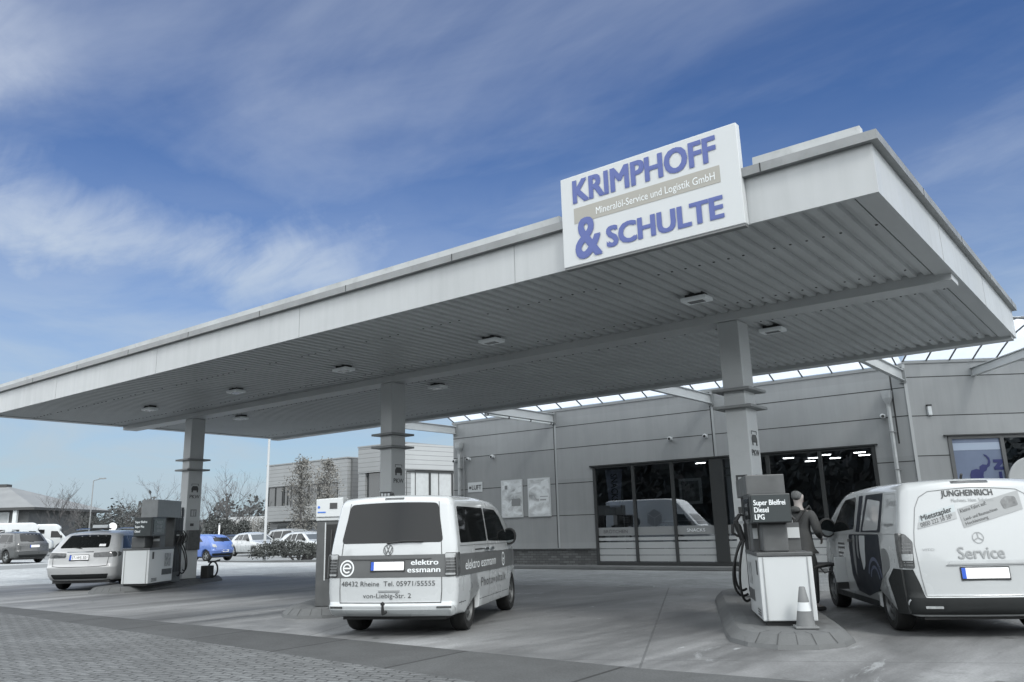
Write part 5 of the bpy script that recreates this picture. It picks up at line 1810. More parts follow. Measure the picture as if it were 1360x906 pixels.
    return v


tx = car('taxi_estate', 'pale beige estate taxi with roof sign standing at the far pump', 'taxi', (-23.45, 11.0, -.0), 40, TAXI, 4.93, 1.47, .926, 2.94, 1.05, 'estate', 1.09, plate='ST-WS 501', wr=.33)
MB().box(1.15, 1.35, -.18, .30, 1.475, 1.515).build('sign_base', BLACKP, tx.root, bevel=.01)
MB().prism([(1.18, 1.517), (1.32, 1.517), (1.29, 1.60), (1.21, 1.60)], lambda a, b, d: (a, d, b), -.14, .26).build('taxi_sign', PUMPW, tx.root, bevel=.01)
tx.patch('window_sticker', PLATE_W, 'rear', [(-.60, 1.06), (-.42, 1.06), (-.42, 1.12), (-.60, 1.12)], .006, .01, depth=.004)
tx.patch('chrome_strip', CHROME, 'rear', [(-.36, .925), (.36, .925), (.36, .94), (-.36, .94)], .012, 0, depth=.008)

GREYP = mat('dark_grey_paint', g(.07), .3, 0, .05, 1, coat=.5)
DARKPAINT = mat('near_black_paint', g(.02), .22, 0, .05, 1, coat=.6)
BLUEP = mat('blue_car_paint', (.10, .17, .42), .3, 0, .05, 1, coat=.5)
SILVER = mat('silver_paint', g(.36), .3, .3, .05, 1, coat=.4)
GRP = 'cars parked beyond the forecourt'


def park(label, px, d, *a, **k):
    x, y = at(px, d, 735)
    return car('parked_car', label, 'car', (x, y, gz(x, y)), *a, group=GRP, **k)


park('dark grey estate car standing at the far left before the hip roofed house', 46, 42.5, 98, GREYP, 4.7, 1.52, .90, 2.75, .95, 'estate', 1.02)
park('small blue hatchback parked beside the far column', 299, 45.5, 100, BLUEP, 3.62, 1.39, .82, 2.45, .55, 'mini', 1.02, wr=.28)
park('white hatchback with dark grille parked nose out beside the lamp post', 382, 53.0, 268, WHITE_PAINT, 4.36, 1.47, .91, 2.65, .80, 'hatch', 1.04)
park('black hatchback parked behind the clipped hedge', 428, 52.0, 276, DARKPAINT, 4.25, 1.47, .89, 2.6, .80, 'hatch', 1.04)
park('white estate car with dark side parked behind the blue hatchback', 362, 60.0, 270, SILVER, 4.6, 1.62, .91, 2.75, .85, 'mpv', 1.08)
park('white low car partly hidden behind the blue hatchback', 318, 60.0, 262, WHITE_PAINT, 4.5, 1.50, .90, 2.7, .85, 'hatch', 1.05)
park('dark car whose roof shows behind the white hatchback and the lamp post', 400, 68.0, 270, GREYP, 4.5, 1.55, .90, 2.7, .85, 'hatch', 1.1)
park('dark car at the far edge of the car park beside the far column', 292, 70.0, 265, DARKPAINT, 4.5, 1.46, .90, 2.7, .85, 'hatch', 1.0)


def boxvan(name, label, loc, ang, H=2.6, L=5.9, group=None, scale=1.0, camper=True):
    sil_ = [(.02, .5, .05), (.12, .40, .03)] + arch(1.2, .40, .38, .36) + arch(4.7, .40, .38, .36) + \
           [(L - .10, .32, .06), (L, .5, .1), (L, .85, .1), (L - .15, 1.1, .15), (L - .75, 1.28, .15), (L - 1.45, 2.0, .15)]
    sil_ += [(L - 1.30, 2.25, .15), (L - 1.7, H, .25), (.1, H, .1), (.02, H - .1, .05)] if camper else [(L - 2.1, H - .05, .4), (L - 2.8, H, .4), (.3, H, .12), (.08, H - .08, .05)]
    v = Vehicle(name, label, 'van', loc, ang, sil_, 1.0, .09, [(.3, .97), (.8, 1.0), (1.2, 1.0), (H, .93)], [(0, 1), (L - 1.3, 1), (L, .9)], .02, .2, .02, group, scale, VAN_WHITE, wr=.34, ztop=H)
    v.underbody(.3, 1.0)
    v.add_wheels('steel', (1.2, 4.7), .84, .21)
    for sd_ in ('side_l', 'side_r'):
        v.patch('door_window', GLASS_CAR, sd_, [(L - 2.15, 1.33), (L - 1.15, 1.30), (L - 1.60, 1.92), (L - 2.15, 1.95)], .003, .05)
        if camper:
            v.patch('side_window', GLASS_CAR, sd_, [(1.2, 1.6), (2.2, 1.6), (2.2, 2.1), (1.2, 2.1)], .004, .06)
            v.patch('side_window', GLASS_CAR, sd_, [(2.7, 1.7), (3.3, 1.7), (3.3, 2.1), (2.7, 2.1)], .004, .06)
    v.patch('windshield', GLASS_CAR, 'front', [(-.82, 1.34), (.82, 1.34), (.76, 1.95), (-.76, 1.95)], .003, .06)
    v.patch('rear_window', GLASS_CAR, 'rear', [(-.5, 1.6), (.5, 1.6), (.5, 2.05), (-.5, 2.05)], .003, .06)
    for s_ in (-1, 1):
        v.patch('tail_light', LAMP_SMOKE, 'rear', [(min(s_ * .82, s_ * .95), .7), (max(s_ * .82, s_ * .95), .7), (max(s_ * .82, s_ * .95), 1.1), (min(s_ * .82, s_ * .95), 1.1)], .008, .02)
        v.patch('headlight', LAMP_PALE, 'front', [(min(s_ * .5, s_ * .9), .85), (max(s_ * .5, s_ * .9), .85), (max(s_ * .5, s_ * .9), 1.05), (min(s_ * .5, s_ * .9), 1.0)], .010, .03)
    v.mirrors(L - 1.25, 1.42, 1.0, .12)
    return v


boxvan('camper_van', 'white camper van side on behind the dark grey estate car at the far left', (*at(8, 80), .28), -28, 2.6, 6.0, 'white camper vans at the far left', 1.0)
boxvan('camper_van', 'white camper van nearest the left edge of the photo before the hip roofed house', (*at(-30, 76), .28), -24, 2.7, 6.2, 'white camper vans at the far left', 1.0)
# a courier van on the near side, seen mirrored in the shop windows
cv = boxvan('courier_van', 'white courier van with dark dpd lettering and cube mark seen mirrored in the shop windows', (-27.2, 3.4, 0), -96, 2.85, 6.6, None, 1.0, False)
for sd_, x_ in (('side_l', 1.6), ('side_r', .7)):
    lt = MB(); cv.text(lt, 'dpd', .95, sd_, x_ + (.7 if sd_ == 'side_l' else 0), 1.35, 1.3, .03); lt.build('lettering', INK_D, cv.root)
    lt = MB()
    c0x, c0z, rr_ = 3.2, 1.75, .55
    hexa = [(c0x + rr_ * math.sin(R(60 * k)), c0z + rr_ * math.cos(R(60 * k))) for k in range(6)]
    for tri in ((0, 1, None, 5), (1, 2, 3, None), (3, 4, 5, None)):
        pl = [(c0x, c0z) if t_ is None else hexa[t_] for t_ in tri]
        cxm = sum(p[0] for p in pl) / 4; czm = sum(p[1] for p in pl) / 4
        cv.patch('x', None, sd_, [(cxm + (p[0] - cxm) * .9, czm + (p[1] - czm) * .9) for p in pl], .006, 0, depth=.004, mb=lt)
    lt.build('emblem', INK_G, cv.root)

# ------------------------------------------------------------------ buildings beyond
CLAD = {}


def m_clad(name, base, row=.35, dark=.72):
    m_ = bpy.data.materials.new(name)
    m_.use_nodes = True
    nt = m_.node_tree; N = NT(nt); b = nt.nodes['Principled BSDF']
    tc = N.n('ShaderNodeTexCoord').outputs['Object']
    z = N.n('ShaderNodeSeparateXYZ', {0: tc}).outputs[2]
    fr_ = N.math('FRACT', N.math('DIVIDE', z, row))
    ln = N.mapr(fr_, .86, .95)
    nz = N.noise(tc, .4, 5, .6)
    c = N.ramp(nz, [(.3, g(base * .93)), (.7, g(base * 1.06))])
    c = N.mix(ln, c, g(base * dark * .6))
    nt.links.new(c, b.inputs['Base Color'])
    b.inputs['Roughness'].default_value = .5
    bp = N.n('ShaderNodeBump', {'Height': N.math('MULTIPLY', ln, -1.0), 'Strength': .5, 'Distance': .03})
    nt.links.new(bp.outputs[0], b.inputs['Normal'])
    return m_


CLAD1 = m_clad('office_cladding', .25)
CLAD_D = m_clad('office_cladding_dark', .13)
OFGL = mat('office_glass', g(.05, 2), .06, spec=.7)
BLIND = mat('window_blind', g(.42), .5, 0, .08, 3)
ob = thing('office_building', 'grey clad two storey office block behind the middle column and the conical trees', 'building', (0, 0, 0))
w1 = MB()
w1.box(-67.8, -56.2, 49.0, 62, 5.75, 7.75)
w1.box(-67.8, -56.2, 49.05, 62, 2.55, 3.95)
w1.box(-57.4, -56.2, 49.02, 62, 3.95, 5.75)
w1.build('wall', CLAD1, ob)
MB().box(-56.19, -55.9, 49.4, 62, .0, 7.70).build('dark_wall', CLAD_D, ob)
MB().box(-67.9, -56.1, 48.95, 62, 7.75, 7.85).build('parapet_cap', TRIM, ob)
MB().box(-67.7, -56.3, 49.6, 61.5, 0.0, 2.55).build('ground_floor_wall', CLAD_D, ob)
MB().box(-67.6, -57.4, 49.5, 61.8, 3.96, 5.74).build('room_wall', IND, ob)
for x0, x1 in ((-67.6, -65.3), (-65.2, -64.0), (-62.9, -60.2), (-60.1, -57.5)):
    f_ = MB().box(x0, x1, 49.12, 49.2, 3.96, 5.74).build('window', OFGL, ob)
    fr = MB().box(x0, x0 + .1, 49.05, 49.3, 3.96, 5.74).box(x1 - .1, x1, 49.05, 49.3, 3.96, 5.74).box(x0 + .1, x1 - .1, 49.05, 49.3, 5.64, 5.74).box((x0 + x1) / 2 - .05, (x0 + x1) / 2 + .05, 49.06, 49.3, 3.96, 5.63)
    fr.build('window_frame', FRAMEM, f_)
MB().box(-63.9, -63.0, 49.03, 49.4, 3.96, 5.74).build('window_panel', CLAD_D, ob)
for x0, x1 in ((-66.5, -64.6), (-63.6, -61.6)):
    MB().box(x0, x1, 49.5, 49.58, .3, 2.35).build('window', OFGL, ob)
# right volume
w2 = MB()
w2.box(-49.9, -45.0, 44.6, 60, 5.85, 7.85)
w2.box(-49.9, -49.1, 44.65, 60, 0, 5.85)
w2.box(-46.7, -45.0, 44.62, 60, 3.3, 5.85)
w2.build('wall', CLAD1, ob)
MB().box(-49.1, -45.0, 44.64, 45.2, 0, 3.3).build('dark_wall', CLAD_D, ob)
w3 = MB()
MK2 = Matrix(((.18, -.98, 0, -45.0), (.98, .18, 0, 44.6), (0, 0, 1, 0), (0, 0, 0, 1)))
w3.box(0.02, 16, .0, .4, 5.9, 7.85, MK2)
w3.build('wall', m_clad('office_cladding_pale', .36), ob)
MB().box(0.02, 16, .25, .5, 0, 5.9, MK2).build('dark_wall', CLAD_D, ob)
MB().box(-49.95, -44.9, 44.55, 60, 7.85, 7.95).build('parapet_cap', TRIM, ob)
MB().box(-49.1, -46.7, 44.85, 44.9, 3.4, 5.8).build('window', OFGL, ob)
for k, (u0_, u1_) in enumerate(((.5, 2.6), (2.75, 4.8), (4.95, 7.0))):
    wn = MB().box(u0_, u1_, .17, .22, 3.2, 5.7, MK2).build('window', BLIND, ob)
    fr = MB()
    for a_, b_ in ((u0_ - .08, u0_), (u1_, u1_ + .07)):
        fr.box(a_, b_, .08, .24, 3.15, 5.8, MK2)
    fr.box(u0_, u1_, .08, .24, 5.7, 5.8, MK2).box(u0_, u1_, .08, .24, 3.1, 3.2, MK2).box((u0_ + u1_) / 2 - .25, (u0_ + u1_) / 2 - .21, .12, .16, 3.2, 5.7, MK2)
    fr.build('window_frame', FRAMEM, wn)
# hip-roofed house
hb_ = thing('hip_roofed_house', 'brick two storey house with low pale hip roof at the far left', 'building', (-108.6, 41.3, -.1), R(39))
HBR = mat('house_brick_dark', g(.11), .8, 0, .25, 1.0)
MB().box(-22, 3.4, 0, 17, 0, 5.3).build('wall', HBR, hb_)
MB().add([(-23.2, -1.2, 5.3), (4.6, -1.2, 5.3), (4.6, 18.2, 5.3), (-23.2, 18.2, 5.3), (-4.6, 8.5, 8.4), (-9.6, 8.5, 8.4)], [(0, 1, 4, 5), (1, 2, 4), (2, 3, 5, 4), (3, 0, 5)]).build('roof', mat('house_roof_pale', g(.20), .7, 0, .1, .5), hb_)
MB().box(-23.2, 4.6, -1.2, 18.2, 5.0, 5.29).build('eaves', mat('eaves_dark', g(.05), .7), hb_)
MB().box(-5.4, -4.2, 7.9, 9.1, 8.1, 8.6).build('roof_vent', mat('eaves_dark', g(.05), .7), hb_)
for x in (-18, -14.2, -10.2, -6.0, -1.8, 2.2):
    MB().box(x - .22, x + .22, -.9, -.5, 0, 5.0).build('pillar', mat('pillar_white', g(.62), .5), hb_)
for x in (-20, -16, -12, -8, -3.9, .2):
    for z in (.6, 3.0):
        wn = MB().box(x - .8, x + .8, -.06, -.01, z, z + 1.7).build('window', OFGL if (int(x) + int(z)) % 3 else BLIND, hb_)
        MB().box(x - .9, x - .8, -.10, -.0, z - .1, z + 1.8).box(x + .8, x + .9, -.10, 0, z - .1, z + 1.8).box(x - .8, x + .8, -.1, 0, z + 1.7, z + 1.8).build('window_frame', mat('pillar_white', g(.62), .5), wn)


def house(label, loc, rz, w, d, h, rh, roofc, grp=None):
    t = thing('gabled_house', label, 'house', loc, rz, grp)
    MB().box(-w / 2, w / 2, -d / 2, d / 2, 0, h).build('wall', mat('house_white', g(.55), .7), t)
    MB().prism([(-d / 2 - .4, h), (d / 2 + .4, h), (0, h + rh)], lambda a, b, dd: (dd, a, b), -w / 2 - .3, w / 2 + .3).build('roof', roofc, t)
    for x in (-w / 4, w / 4):
        MB().box(x - .5, x + .5, -d / 2 - .03, -d / 2 - .005, h * .4, h * .75).build('window', OFGL, t)


RF1 = mat('roof_pale_tile', g(.30), .7); RF2 = mat('roof_dark_tile', g(.12), .7)
for px_, d_, rz_, w_, rc_, lb_ in ((338, 225, 35, 14, RF1, 'white house with pale roof far beyond the lamp post, left of it'), (366, 240, 25, 14, RF1, 'white house with pale roof far off just right of the lamp post'), (318, 235, 30, 12, RF2, 'far house with dark roof between the bare tree and the lamp post')):
    house(lb_, (*at(px_, d_), 0), R(rz_), w_, 9, 3.0, 3.2, rc_, 'far houses')

# ------------------------------------------------------------------ trees and hedges
BARK = mat('bark', g(.075, -.3), .9, 0, .25, 6)
TWIG = mat('twig', g(.11, -.3), .9)


def m_leaf(name, c, var=.35):
    m_ = bpy.data.materials.new(name)
    m_.use_nodes = True
    nt = m_.node_tree; N = NT(nt); b = nt.nodes['Principled BSDF']
    gi = N.n('ShaderNodeNewGeometry').outputs['Random Per Island']
    cc = N.ramp(gi, [(0, tuple(x * (1 - var) for x in c)), (1, tuple(x * (1 + var) for x in c))])
    nt.links.new(cc, b.inputs['Base Color'])
    b.inputs['Roughness'].default_value = .7
    b.inputs['Specular IOR Level'].default_value = .25
    return m_


LEAF_BR = m_leaf('leaf_brown', (.18, .178, .165))
LEAF_EV = m_leaf('leaf_evergreen', (.060, .066, .064))  # base colour lightened to stand in for haze on the far shrubs
LEAF_HG = m_leaf('leaf_hedge', (.055, .060, .056))


def leaves(mb, pts, size, rnd):
    for p in pts:
        a = Vector((rnd.gauss(0, 1), rnd.gauss(0, 1), rnd.gauss(0, 1)))
        a = a.normalized() * size * rnd.uniform(.6, 1.3)
        b = a.orthogonal().normalized() * size * rnd.uniform(.35, .7)
        mb.add([p - a * .5, p + b * .5, p + a * .5, p - b * .5], [(0, 1, 2, 3)])


def bare_tree(label, loc, H, seed, spread=.55, dens=3, grp='bare trees beyond the forecourt', thick=1.0, leaf=0, name='bare_tree'):
    rnd = random.Random(seed)
    t = thing(name, label, 'tree', loc, rnd.uniform(0, 6), grp)
    tr_ = MB(); lm = MB(); tw = MB(); tips = []
    base_r = H * .016 * thick
    trunk = [Vector((0, 0, -.1))]
    for k in range(1, 6):
        trunk.append(Vector((rnd.uniform(-.02, .02) * H, rnd.uniform(-.02, .02) * H, H * .62 * k / 5)))
    tr_.tube(trunk, [base_r * (1 - .13 * k) for k in range(6)], 7)

    def grow(p, d, L, r, lev):
        pts = [p]
        q = p.copy(); dd = d.copy()
        n_ = 4
        for k in range(n_):
            dd = (dd + Vector((rnd.gauss(0, .12), rnd.gauss(0, .12), rnd.gauss(0.05, .08)))).normalized()
            q = q + dd * L / n_
            pts.append(q.copy())
        (lm if lev < 2 else tw).tube(pts, [max(.006, r * (1 - .2 * k)) for k in range(n_ + 1)], 4 if lev else 5, caps=False)
        if lev >= 2: tips.extend(pts[2:])
        if lev < 3:
            for k in range(dens + (1 if lev == 0 else 0)):
                i_ = rnd.choice([1, 2, 3, 4, 4])
                nd = (dd * .75 + Vector((rnd.gauss(0, spread), rnd.gauss(0, spread), rnd.gauss(.22, .3)))).normalized()
                grow(pts[i_], nd, L * rnd.uniform(.5, .75), max(.008, r * .5), lev + 1)
    for k in range(9):
        f = .32 + .68 * k / 8
        p = trunk[0].lerp(trunk[-1], f) if f < 1 else trunk[-1]
        i_ = min(4, int(f * 5)); p = trunk[i_].lerp(trunk[i_ + 1], f * 5 - i_) if f < 1 else trunk[-1]
        a = rnd.uniform(0, 2 * PI)
        up = .5 + .9 * k / 8
        d = Vector((math.cos(a), math.sin(a), up)).normalized()
        grow(p, d, H * (.36 - .10 * k / 8) * (.9 + .3 * rnd.random()), base_r * .45, 0)
    tr_.build('trunk', BARK, t, smooth=True)
    lm.build('limbs', BARK, t, smooth=True)
    tw.build('crown', TWIG, t)
    if leaf:
        lv = MB()
        leaves(lv, [rnd.choice(tips) + Vector((rnd.gauss(0, .12), rnd.gauss(0, .12), rnd.gauss(0, .12))) for _ in range(leaf)], .17, rnd)
        lv.build('leaves', LEAF_BR, t)
    return t


def cone_tree(label, loc, H, Rm, seed, n=3000, grp='conical trees before the office block'):
    """upright tree with a spindle crown still carrying brown leaves"""
    rnd = random.Random(seed)
    t = thing('conical_tree', label, 'tree', loc, rnd.uniform(0, 6), grp)
    MB().tube([(0, 0, -.1), (.03, 0, H * .5), (0, .02, H * .97)], [H * .014, H * .009, .015], 7).build('trunk', BARK, t, smooth=True)
    br = MB(); lv = MB(); pts = []
    nb = 70
    for k in range(nb):
        f = .17 + .81 * k / nb
        z = H * f
        rad = Rm * math.sin(PI * min(1, (1 - f) * 1.12 + .02)) ** .8 if f > .3 else Rm * (.55 + .45 * (f - .17) / .13)
        rad *= rnd.uniform(.62, 1.12)
        a = rnd.uniform(0, 2 * PI)
        e = Vector((math.cos(a) * rad, math.sin(a) * rad, z + rad * rnd.uniform(.35, .9)))
        s_ = Vector((0, 0, z))
        mid = s_.lerp(e, .5) + Vector((0, 0, -rad * .08))
        br.tube([s_, mid, e], [.03, .018, .006], 4, caps=False)
        for _ in range(int(n / nb)):
            u = rnd.random() ** .7
            c = (s_.lerp(mid, u * 2) if u < .5 else mid.lerp(e, u * 2 - 1))
            sp = .10 + .16 * rad
            pts.append(c + Vector((rnd.gauss(0, sp), rnd.gauss(0, sp), rnd.gauss(0, sp))))
    leaves(lv, pts, .15, rnd)
    br.build('limbs', BARK, t)
    lv.build('crown', LEAF_BR, t)
    return t


def bush(name, label, loc, sx, sy, H, seed, n, leafm, size=.14, grp=None, cat='bush', rz=0.0, flat=False):
    rnd = random.Random(seed)
    t = thing(name, label, cat, loc, rz, grp)
    lumps = [(rnd.uniform(-.75, .75) * sx, rnd.uniform(-.7, .7) * sy, rnd.uniform(.35, .8) * H, rnd.uniform(.28, .5)) for _ in range(14)]
    st_ = MB(); lv = MB(); pts = []
    for lx, ly, lz, lr in lumps:
        st_.tube([(lx * .3, ly * .3, 0), (lx * .7, ly * .7, lz * .6), (lx, ly, lz)], [.05, .03, .01], 4, caps=False)
    for _ in range(n):
        if flat:
            p = Vector((rnd.uniform(-sx, sx), rnd.uniform(-sy, sy), 0))
            top = H * (.86 + .14 * math.sin(p.x * 1.3 + seed) * math.cos(p.x * .7))
            edge = min(1, (sx - abs(p.x)) / .3, (sy - abs(p.y)) / .3)
            p.z = top * (.25 + .75 * rnd.random() ** .6) * (.55 + .45 * edge)
            p += Vector((rnd.gauss(0, .06), rnd.gauss(0, .06), rnd.gauss(0, .05)))
        else:
            lx, ly, lz, lr = rnd.choice(lumps)
            v_ = Vector((rnd.gauss(0, 1), rnd.gauss(0, 1), rnd.gauss(0, 1))).normalized() * (rnd.random() ** .35)
            p = Vector((lx + v_.x * lr * sx * .8, ly + v_.y * lr * sy * .8, max(.03, lz + v_.z * lr * H * .75)))
        pts.append(p)
    leaves(lv, pts, size, rnd)
    st_.build('stems', BARK, t)
    lv.build('foliage', leafm, t)
    return t


cone_tree('left conical tree with brown leaves before the office block', (*at(399, 60), 0), 6.6, 1.15, 5)
cone_tree('right conical tree with brown leaves, nearer the payment pillar', (*at(434, 62), 0), 6.7, 1.15, 9)
bush('clipped_hedge', 'low dark clipped hedge between the lamp post and the payment pillar', (*at(398, 44.5, 738), 0), 2.5, .8, 1.08, 3, 4200, LEAF_HG, .12, None, 'hedge', R(26), True)
# positions beyond the car park
for k, (px, d, H, sd_, lb) in enumerate([(78, 86, 6.6, 11, 'bare tree before the hip roofed house, left of the taxi roof'), (300, 84, 7.4, 12, 'tall bare tree right of the far column'), (278, 95, 6.2, 13, 'bare tree just beside the far column'),
                                         (106, 92, 5.8, 14, 'bare tree at the right end of the hip roofed house'), (205, 100, 7.6, 15, 'bare tree behind the hose tower of the far pump'), (388, 128, 7.0, 16, 'small bare tree far behind the lamp post'),
                                         (322, 120, 6.6, 17, 'thin bare tree far behind the parked cars'), (168, 108, 6.4, 18, 'bare tree behind the far pump, left of its top box')]):
    x, y = at(px, d)
    bare_tree(lb, (x, y, gz(x, y)), H, sd_, .55, 3)
for k, (px, d, sx, H, sd_, lb) in enumerate([(136, 96, 3.2, 4.0, 21, 'dark evergreen bush behind the taxi roof'), (188, 112, 4.2, 5.8, 22, 'dark rounded evergreen behind the far pump'), (160, 118, 6.0, 4.2, 23, 'wide brown shrub behind the far pump sign'),
                                             (284, 74, 2.2, 2.9, 24, 'rounded dark shrub left of the two behind the blue hatchback'), (310, 74, 2.6, 2.9, 25, 'rounded dark shrub right of the two behind the blue hatchback'), (372, 106, 4.5, 3.8, 26, 'dark shrub at the left edge of the office block'),
                                             (335, 150, 9, 4.4, 27, 'wide shrub far beyond the parked cars'), (222, 120, 5, 4.6, 28, 'dark shrub behind the nozzles of the far pump')]):
    x, y = at(px, d)
    bush('evergreen_shrub', lb, (x, y, gz(x, y) - .1), sx, sx * .8, H, sd_, 5200, LEAF_EV if k not in (2, 6) else LEAF_BR, .20, 'shrubs beyond the car park')
# a distant wood closing the view, too far to tell its trees apart
dw = MB(); rnd = random.Random(4)
for k in range(9000):
    u = rnd.uniform(-80, 620)
    d_ = rnd.uniform(240, 300)
    x, y = at(u, d_)
    hh = 8.5 + 3.0 * math.sin(u * .045) + 2.0 * math.sin(u * .13 + 1) + rnd.gauss(0, 1.2)
    p = Vector((x, y, abs(hh) * rnd.random() ** .75))
    leaves(dw, [p], 1.5, rnd)
q = dw.build('distant_wood', m_leaf('leaf_far', (.060, .065, .066)), None)
q['kind'] = 'stuff'; q['label'] = 'distant wood closing the view beyond the car park'; q['category'] = 'wood'
# wood behind the photographer (it darkens the reflections in the glass)
bw_ = MB(); rnd = random.Random(14)
for k in range(13000):
    u = rnd.uniform(-120, 190)
    x, y = (u, -46 + .05 * u) if u < 62 else (62 + (u - 62) * .35, -43 + (u - 62) * .62)
    dep = rnd.random()
    off = dep * 14
    x, y = (x, y - off) if u < 62 else (x + off * .87, y - off * .5)
    hh = 11.5 + 2.0 * math.sin(u * .21) + 1.2 * math.sin(u * .57 + 2) + 2.5 * dep + rnd.gauss(0, .5)
    leaves(bw_, [Vector((x, y, hh * rnd.random() ** .8))], 1.1 + 2.6 * dep, rnd)
hl_ = MB()  # unseen dark ridge added to block bright sky gaps in glass reflections
us = [-130 + 8 * k for k in range(42)]
for k, u in enumerate(us):
    x, y = (u, -62 + .05 * u) if u < 62 else (74 + (u - 62) * .35, -50 + (u - 62) * .62)
    nx_, ny_ = (0, -1) if u < 62 else (.87, -.5)
    h0 = 12.6 + 1.6 * math.sin(k * .9) + 1.0 * math.sin(k * 2.3)
    for t_, z_ in ((0, -.5), (2, h0 * .7), (5, h0), (14, h0 * .9), (24, -.5)):
        hl_.v.append((x + nx_ * t_, y + ny_ * t_, z_))
for k in range(len(us) - 1):
    for q_ in range(4):
        a_ = k * 5 + q_
        hl_.f.append((a_, a_ + 5, a_ + 6, a_ + 1))
q = hl_.build('added_backdrop', mat('added_backdrop', g(.045, -.2), .9, 0, .7, .35), None, smooth=True)
q['kind'] = 'structure'
q = bw_.build('roadside_wood', LEAF_EV, None)
q['kind'] = 'stuff'; q['label'] = 'dark wood across the road behind the photographer, seen only mirrored in the glass'; q['category'] = 'wood'
# lamp post and small things
t = thing('lamp_post', 'tall pale grey lamp post standing before the clipped hedge', 'lamp post', (*at(351, 46, 740), 0), R(-20))
MB().lathe([(.10, 0), (.10, .9), (.075, .95), (.06, 8.0), (.05, 8.0)], 12).build('pole', mat('lamp_post_grey', g(.42), .5), t, smooth=True)
MB().box(-.05, 1.0, -.05, .05, 8.0, 8.08).build('arm', MATS['lamp_post_grey'], t)
MB().box(.5, 1.2, -.12, .12, 7.93, 7.998).build('lamp_head', LIGHTM, t, bevel=.02)
x, y = at(118, 92)
t = thing('street_lamp', 'thin street lamp beyond the right end of the hip roofed house', 'street lamp', (x, y, gz(x, y)), R(20))
MB().tube([(0, 0, 0), (0, 0, 7.6)], [.08, .05], 8).build('pole', TRIM, t, smooth=True)
MB().tube([(0, 0, 7.6), (1.2, 0, 7.8)], .04, 6).box(.8, 1.6, -.12, .12, 7.72, 7.84).build('lamp_head', TRIM, t)
x, y = at(149, 62)
t = thing('road_sign', 'round white and blue road sign far behind the taxi', 'sign', (x, y, gz(x, y)), R(45))
MB().tube([(0, .05, 0), (0, .05, 2.5)], .035, 8).build('post', TRIM, t)
MB().lathe([(.30, -.01), (.30, .01)], 24, Matrix.Translation((0, 0, 2.2)) @ Matrix.Rotation(R(90), 4, 'X')).build('round_plate', PLATE_W, t)
MB().lathe([(.30, -.01), (.30, .01)], 24, Matrix.Translation((0, 0, 1.55)) @ Matrix.Rotation(R(90), 4, 'X')).build('round_plate', mat('mark_blue', (.04, .16, .6), .4), t)
x, y = at(291, 66)
t = thing('marker_post', 'short white post before the rounded shrubs', 'post', (x, y, 0))
MB().tube([(0, 0, 0), (0, 0, 2.2)], .06, 8).build('post', PLATE_W, t)
MB().lathe([(.08, 2.2), (.08, 2.3), (.02, 2.34)], 10).build('cap', TRIM, t)
# planting bed kerb under the hedge
bd = MB()
bd.box(-4.0, 4.0, -1.25, -1.10, 0, .12)
q = bd.build('bed_kerb', ISL, None); q.location = (*at(392, 43.5, 740), -.004); q.rotation_euler = (0, 0, R(26)); tag(q, 'low concrete kerb before the clipped hedge', 'kerb')


# ------------------------------------------------------------------ the person at the near pump
def skin(name, pts, edges, m_, parent, lev=2):
    """pts: name -> (co, rx, ry); grows one continuous surface along the edges"""
    ks = list(pts)
    me = bpy.data.meshes.new(name)
    me.from_pydata([pts[k][0] for k in ks], [(ks.index(a), ks.index(b)) for a, b in edges], [])
    o_ = bpy.data.objects.new(name, me)
    COL.objects.link(o_)
    sk = o_.modifiers.new('skin', 'SKIN')
    sk.use_smooth_shade = True
    sk.branch_smoothing = .6
    if not me.skin_vertices:
        me.attributes.new('skin', 'FLOAT_VECTOR', 'POINT')
    lay = me.skin_vertices[0].data if me.skin_vertices else None
    for i_, k in enumerate(ks):
        lay[i_].radius = (pts[k][1], pts[k][2])
        lay[i_].use_root = (i_ == 0)
    sb = o_.modifiers.new('sub', 'SUBSURF'); sb.levels = lev; sb.render_levels = lev
    dg = bpy.context.evaluated_depsgraph_get()
    m2 = bpy.data.meshes.new_from_object(o_.evaluated_get(dg))
    bpy.data.objects.remove(o_)
    m2.name = name
    m2.materials.clear(); m2.materials.append(m_)
    for p in m2.polygons: p.use_smooth = True
    q_ = bpy.data.objects.new(name, m2)
    link(q_, parent)
    return q_


SKINM = mat('skin_tone', (.30, .275, .262), .55)
JACK = mat('jacket_cloth', g(.06), .85, 0, .2, 5, .3, 60)
TROU = mat('trouser_cloth', g(.035, 2), .85, 0, .2, 5)
HAIRM = mat('hair_grey', g(.12), .7, 0, .25, 30)
pe = thing('person', 'grey haired person in a dark hooded jacket seen from behind beside the near pump', 'person', (*at(1062, 13.4, 690), 0), R(-12), None, 1.05)
B = {'pelvis': ((0, 0, .96), .15, .11), 'spine': ((0, -.01, 1.12), .135, .10), 'chest': ((0, -.015, 1.30), .155, .11), 'neckb': ((0, -.005, 1.46), .075, .07), 'neckt': ((0, .01, 1.53), .056, .06),
     'head': ((0, .025, 1.625), .078, .098), 'crown': ((0, .02, 1.71), .066, .080)}
E_ = [('pelvis', 'spine'), ('spine', 'chest'), ('chest', 'neckb'), ('neckb', 'neckt'), ('neckt', 'head'), ('head', 'crown')]
J = {k: (B[k][0], B[k][1] + .028, B[k][2] + .028) for k in ('pelvis', 'spine', 'chest', 'neckb')}
J['neckb'] = ((0, -.015, 1.44), .10, .09)
J['hem'] = ((0, 0, .84), .185, .145)
J['pelvis'] = ((0, 0, .97), .180, .140)
JE = [('hem', 'pelvis'), ('pelvis', 'spine'), ('spine', 'chest'), ('chest', 'neckb')]
T = {'w': ((0, 0, 1.02), .160, .120), 'c': ((0, 0, .90), .162, .122)}
